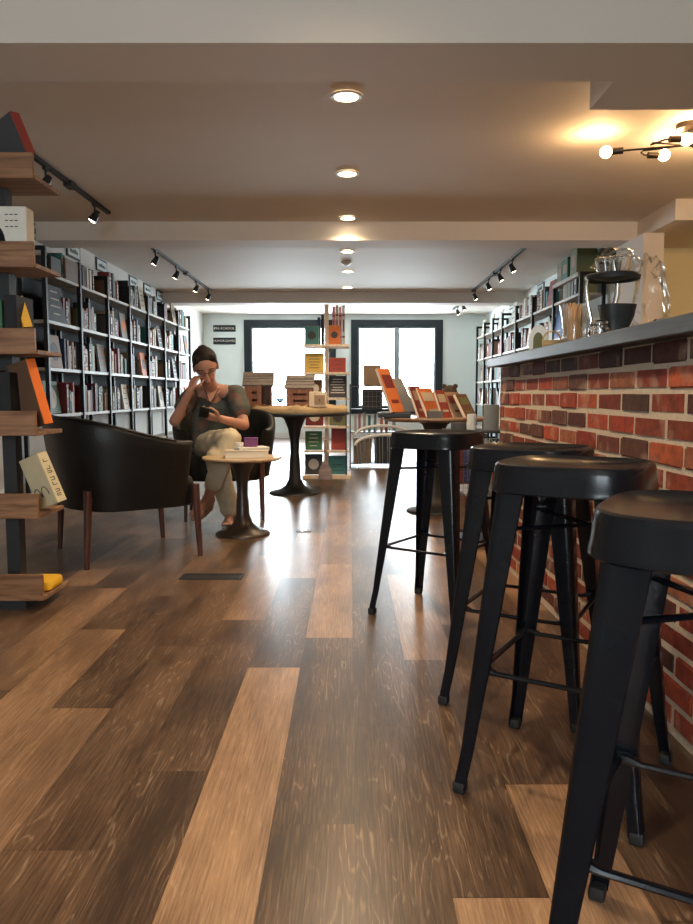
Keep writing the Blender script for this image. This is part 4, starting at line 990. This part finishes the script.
# low espresso scale / machine behind, metal gadget with handle
t = thing('milk_frother', 'low chrome and black frother with loop handle on the bar', 'milk frother', (1.14, 2.72, BZ))
MB().bx(-.07, .05, -.05, .05, 0, .045, .006).build('base', 'bronze', t); MB().lathe([(0, .045), (.03, .045), (.03, .07), (.022, .078), (0, .078)], (-.02, 0, 0), 20).build('cup', 'chrome', t)
MB().tube([(.05 + .0, 0, .01), (.085, 0, .015), (.105, 0, .04), (.09, 0, .065), (.055, 0, .07), (.04, 0, .045)], .006, 8).build('handle', 'black', t)

# ------------------------------------------------------------------ the woman
from mathutils import noise as mnoise
def remesh(mb, name, mt, parent, vox, it=6, fold=0):
    o = mb.build(name, mt, parent, 0)
    m1 = o.modifiers.new('r', 'REMESH'); m1.mode = 'VOXEL'; m1.voxel_size = vox; m1.use_smooth_shade = True
    m2 = o.modifiers.new('s', 'SMOOTH'); m2.factor = .5; m2.iterations = it
    me = bpy.data.meshes.new_from_object(o.evaluated_get(bpy.context.evaluated_depsgraph_get()))
    me.name = name; me.materials.clear(); me.materials.append(M[mt]); me.polygons.foreach_set('use_smooth', [True] * len(me.polygons))
    if fold:
        for v in me.vertices:
            p = v.co; n = mnoise.noise(Vector((p.x * 22, p.y * 22, p.z * 9))) + .5 * mnoise.noise(Vector((p.x * 9 + 4, p.y * 9, p.z * 30)))
            v.co = p + v.normal * n * fold
    o.modifiers.clear(); o.data = me; return o
V = Vector
pw = thing('person', 'seated woman with tied-back hair resting her face on one hand, reading phone', 'person', (-.95, 5.3, 0))
P0 = V((-.95, 5.3, 0))
def L_(x, y, z): return V((x, y, z)) - P0
hip = L_(-.97, 5.43, .53); hipA = L_(-1.06, 5.40, .53); hipB = L_(-.88, 5.40, .53)
chest = L_(-.965, 5.36, .80); neckb = L_(-.965, 5.27, .93)
shA = L_(-1.115, 5.28, .895); shB = L_(-.80, 5.27, .90)
elA = L_(-1.20, 5.10, .715); wrA = L_(-1.075, 5.04, .925)
elB = L_(-.735, 5.17, .685); wrB = L_(-.865, 4.99, .735)
head = L_(-.985, 5.13, 1.075)
knA = L_(-.80, 4.98, .60); anA = L_(-.93, 4.86, .23)        # leg crossed on top
knB = L_(-.89, 4.93, .47); anB = L_(-.825, 5.08, .09)
body = MB()
body.ball(hip, .13, 3, (1.2, .85, .85)); body.cap(hip + V((0, 0, .04)), chest, .115, .12, 20); body.ball(chest, .125, 3, (1.15, .8, 1)); body.cap(chest, L_(-.96, 5.30, .88), .11, .075)
body.cap(shA, neckb, .052, .05); body.cap(shB, neckb, .052, .05); body.cap(neckb, head + V((0, .03, -.07)), .050, .048)
for s_, e_, w_ in ((shA, elA, wrA), (shB, elB, wrB)): body.cap(s_, e_, .050, .037); body.cap(e_, w_, .038, .025)
for h_, k_, a_ in ((hipA, knA, anA), (hipB, knB, anB)): body.cap(h_, k_, .082, .056); body.cap(k_, a_, .055, .034)
# head: skull, jaw, nose, ears, tilted towards the phone
hq = Euler((math.radians(36), math.radians(-9), math.radians(10))).to_matrix().to_4x4()
def H_(x, y, z): return head + (hq @ V((x, y, z)))
body.ball(H_(0, .012, .028), .088, 3, (.88, 1.05, 1.0), hq); body.ball(H_(0, -.022, -.035), .062, 3, (.88, .95, 1.15), hq); body.ball(H_(0, -.055, -.082), .024, 2)
body.tube([H_(0, -.083, .025), H_(0, -.100, -.008), H_(0, -.112, -.024), H_(0, -.095, -.032)], [.008, .011, .014, .010], 10)
body.ball(H_(0, -.082, -.055), .017, 2, (1.3, .6, .6), hq); body.ball(H_(-.034, -.070, .032), .018, 2, (1.2, .6, .5), hq); body.ball(H_(.034, -.070, .032), .018, 2, (1.2, .6, .5), hq)
for s in (-1, 1): body.ball(H_(s * .080, .012, -.005), .026, 2, (.35, .7, 1.1), hq)
def hand(w, d, up, side, curl, sp=.017, L0=1.0):
    """w wrist, d finger direction, up = back of the hand, side = +-1 thumb side along d x up"""
    d = d.normalized(); up = (up - d * up.dot(d)).normalized(); sd = d.cross(up) * side
    kn = w + d * .075
    for q in (-1, 0, 1): body.cap(w + sd * q * .012, kn + sd * q * .022, .017, .013)
    for i, ln in enumerate((.036, .040, .037, .029)):
        o = kn + sd * (.030 - .019 * i); a = 0; pth = [o]; dd = d.copy()
        for j in range(3):
            a += curl[j]; dd = d * math.cos(a) - up * math.sin(a); pth.append(pth[-1] + dd * ln * (1, .72, .55)[j] * L0)
        for j in range(3): body.cap(pth[j], pth[j + 1], .0088 - .0006 * j, .0082 - .0006 * j, 8)
    t0 = w + d * .018 + sd * .018; t1 = t0 + (d * .55 + sd * .75 - up * .25).normalized() * .042; t2 = t1 + (d * .85 + sd * .2 - up * .4).normalized() * .032; t3 = t2 + (d * .9 - up * .3).normalized() * .024
    body.cap(t0, t1, .014, .011, 8); body.cap(t1, t2, .0105, .009, 8); body.cap(t2, t3, .009, .008, 8)
cheek = H_(-.060, -.060, .005)
hand(wrA, cheek - wrA + V((0, 0, .02)), V((-.6, -.7, .1)), 1, (.5, .9, .6))
body.cap(wrA - V((0, 0, .01)), wrA, .024, .024)
phc = wrB + V((-.095, -.05, .03))
hand(wrB, V((-.85, -.35, .18)), V((.1, -.6, -.8)), 1, (.35, .7, .5))
# feet
def foot(a, d, dn):
    d = d.normalized(); heel = a + dn * .06 - d * .035
    body.cap(a, heel, .033, .028); body.cap(heel, a + dn * .052 + d * .10, .028, .027); body.cap(a, a + dn * .045 + d * .09, .032, .024)
    s = d.cross(dn).normalized()
    for i in range(5):
        q = (i - 2) * .0155; body.cap(a + dn * .056 + d * .10 + s * q, a + dn * .062 + d * (.152 - .008 * abs(i - .5)) + s * q * 1.05, .0105, .009, 8)
dA = V((-.45, -.78, -.42)); nA = V((-.15, -.42, -.9)).normalized()
foot(anA, dA, (V((-.35, 0.2, -1)) - dA.normalized() * V((-.35, .2, -1)).dot(dA.normalized())).normalized())
dB = V((.02, -1, 0)); foot(anB, dB, V((0, 0, -1)))
remesh(body, 'body', 'skin', pw, .0055, 3)
# blouse: short sleeves, V neck left open
bl = MB()
bl.ball(hip + V((0, .0, .05)), .14, 3, (1.2, .88, .75)); bl.cap(hip + V((0, 0, .06)), chest, .135, .135, 20); bl.ball(chest, .140, 3, (1.17, .82, 1.0)); bl.cap(chest, L_(-.96, 5.325, .865), .125, .088)
bl.cap(shA, neckb + V((-.055, .012, -.014)), .064, .050); bl.cap(shB, neckb + V((.055, .012, -.014)), .064, .050)
bl.cap(shA, shA.lerp(elA, .48), .064, .068); bl.cap(shB, shB.lerp(elB, .50), .066, .076)
for i in range(-3, 4): bl.cap(hip + V((i * .045, -.09, .0)), chest + V((i * .04, -.075, 0)), .03, .03)
remesh(bl, 'blouse', 'blouse', pw, .009, 3, .006)
# skin of the V neckline: a shallow wedge of chest and the neckline edge
nk = MB(); nk.tube([neckb + V((-.055, -.035, .02)), L_(-.985, 5.18, .87), L_(-.965, 5.165, .835), L_(-.945, 5.18, .87), neckb + V((.055, -.035, .02))], .004, 6); nk.build('necklace', 'bronze', pw)
ck = MB(); ck.loft([[V(p) - P0 * 1 for p in ((-1.03, 5.215, .925), (-.90, 5.215, .925), (-.965, 5.172, .845))], [V(p) - P0 for p in ((-1.01, 5.26, .915), (-.92, 5.26, .915), (-.965, 5.25, .84))]]); ck.build('open_neckline', 'skin', pw, 0)
tr = MB()
tr.ball(hip, .145, 3, (1.2, .88, .8))
for h_, k_, a_, fl, e in ((hipA, knA, anA, .060, .80), (hipB, knB, anB, .070, .93)):
    tr.cap(h_, k_, .096, .074); kk = k_.lerp(a_, e); d = (a_ - k_).normalized()
    tr.cap(k_, kk, .074, fl); 
remesh(tr, 'trousers', 'khaki', pw, .008, 3, .009)
# hair cap with a bun at the back
hr = MB(); hr.ball(H_(0, .034, .050), .092, 3, (.93, 1.02, .98), hq); hr.ball(H_(0, .075, .0), .07, 3, (1, .9, 1.1), hq); hr.ball(H_(0, .112, .07), .042, 3); hr.cap(H_(-.074, .03, .0), H_(-.05, -.015, .088), .016, .028); hr.cap(H_(.074, .03, .0), H_(.05, -.015, .088), .016, .028)
remesh(hr, 'hair', 'hair', pw, .006, 3)
gl = MB()
for s in (-1, 1):
    c = H_(s * .034, -.094, .018); gl.tube([c + hq @ V((.024 * math.cos(a), 0, .017 * math.sin(a))) for a in [2 * PI * i / 20 for i in range(21)]], .0012, 6); gl.tube([H_(s * .058, -.092, .022), H_(s * .082, .0, .02)], .002, 6)
gl.tube([H_(-.01, -.094, .02), H_(.01, -.094, .02)], .002, 6); gl.build('glasses', 'black', pw)
eb = MB()
for s in (-1, 1): eb.tube([H_(s * .018, -.089, .044), H_(s * .035, -.088, .050), H_(s * .054, -.078, .044)], .0035, 6)
eb.build('eyebrows', 'hair', pw)
lp = MB(); lp.ball(H_(0, -.0925, -.054), .014, 2, (1.5, .5, .45), hq); lp.build('lips', mat('lips', (.35, .09, .08), .45), pw)
# sandals
for a, d, up_, nm in ((anA, dA.normalized(), None, 'sandal'), (anB, dB, None, 'sandal')):
    if a is anB: dn = V((0, 0, -1))
    else: dn = (V((-.35, .2, -1)) - d * V((-.35, .2, -1)).dot(d)).normalized()
    s = d.cross(dn).normalized(); m = MB(); base = a + dn * .088
    rings = []
    for dd in (0, .012):
        rings.append([base + dn * (-.004 + dd - .0) * 1 + d * (.055 + .115 * math.cos(t_)) + s * (.044 + .006 * math.cos(t_)) * math.sin(t_) for t_ in [2 * PI * i / 24 for i in range(24)]])
    if a is anB: rings = [[p - V((0, 0, .002)) for p in r_] for r_ in rings]
    m.loft(rings); so = m.build('sandal', 'sandal', pw)
    m = MB()
    for q, hgt in ((.09, .052), (.02, .075)): m.tube([base + d * q + s * .045 * math.cos(t_) * 1.0 - dn * hgt * math.sin(t_) for t_ in [PI * i / 12 for i in range(13)]], .006, 6, .5)
    m.build('strap', 'sandal', so)
# phone held in the hand
ph_ = thing('phone', 'dark mobile phone held by the seated woman', 'phone', P0 + wrB + V((-.095, -.075, .045)))
ph_.rotation_euler = (math.radians(-52), 0, math.radians(14))
MB().box((0, 0, 0), (.066, .009, .13), bev=.004, seg=2).build('case', 'black', ph_); 
scr = MB().box((0, .0052, 0), (.058, .001, .12)).build('screen', mat('phone_glass', (.02, .02, .025), .1), ph_, 0)
ph_.rotation_euler = (math.radians(58), math.radians(14), math.radians(10))

# ------------------------------------------------------------------ camera, daylight, render look
cam = bpy.data.cameras.new('camera'); co = bpy.data.objects.new('camera', cam); C.objects.link(co); scn.camera = co
co.location = (0, 0, EYE); co.rotation_euler = (PI / 2 - PITCH, 0, 0)
cam.sensor_fit = 'VERTICAL'; cam.sensor_height = 24; cam.lens = F * 24 / 924; cam.shift_x = -(350.0 - 346.5) / 924; cam.clip_start = .02

w = bpy.data.worlds.new('daylight'); scn.world = w; w.use_nodes = True
bgn = w.node_tree.nodes['Background']; bgn.inputs[0].default_value = (.80, .93, 1, 1); bgn.inputs[1].default_value = 26.0
def portal(a, b, y, zb, zt, ry):
    l = bpy.data.lights.new('window_daylight', 'AREA'); l.shape = 'RECTANGLE'; l.size = b - a; l.size_y = zt - zb; l.cycles.is_portal = True
    o = bpy.data.objects.new('window_daylight', l); C.objects.link(o); o.location = ((a + b) / 2, y, (zb + zt) / 2); o.rotation_euler = (ry, 0, 0)
portal(W1[0], W1[1], YF + .12, WB, WT, -PI / 2); portal(W2[0], W2[1], YF + .12, WB, WT, -PI / 2); portal(-1.5, .5, YN - .15, .85, 2.1, PI / 2)
scn.view_settings.view_transform = 'Standard'; scn.view_settings.look = 'None'; scn.view_settings.gamma = 1; scn.view_settings.exposure = 0.25; scn.view_settings.use_curve_mapping = False
scn.cycles.use_denoising = True; scn.cycles.max_bounces = 8; scn.cycles.diffuse_bounces = 5; scn.cycles.glossy_bounces = 4; scn.cycles.transparent_max_bounces = 16; scn.cycles.sample_clamp_indirect = 6; scn.cycles.caustics_reflective = False; scn.cycles.caustics_refractive = False
print('books', NB[0])
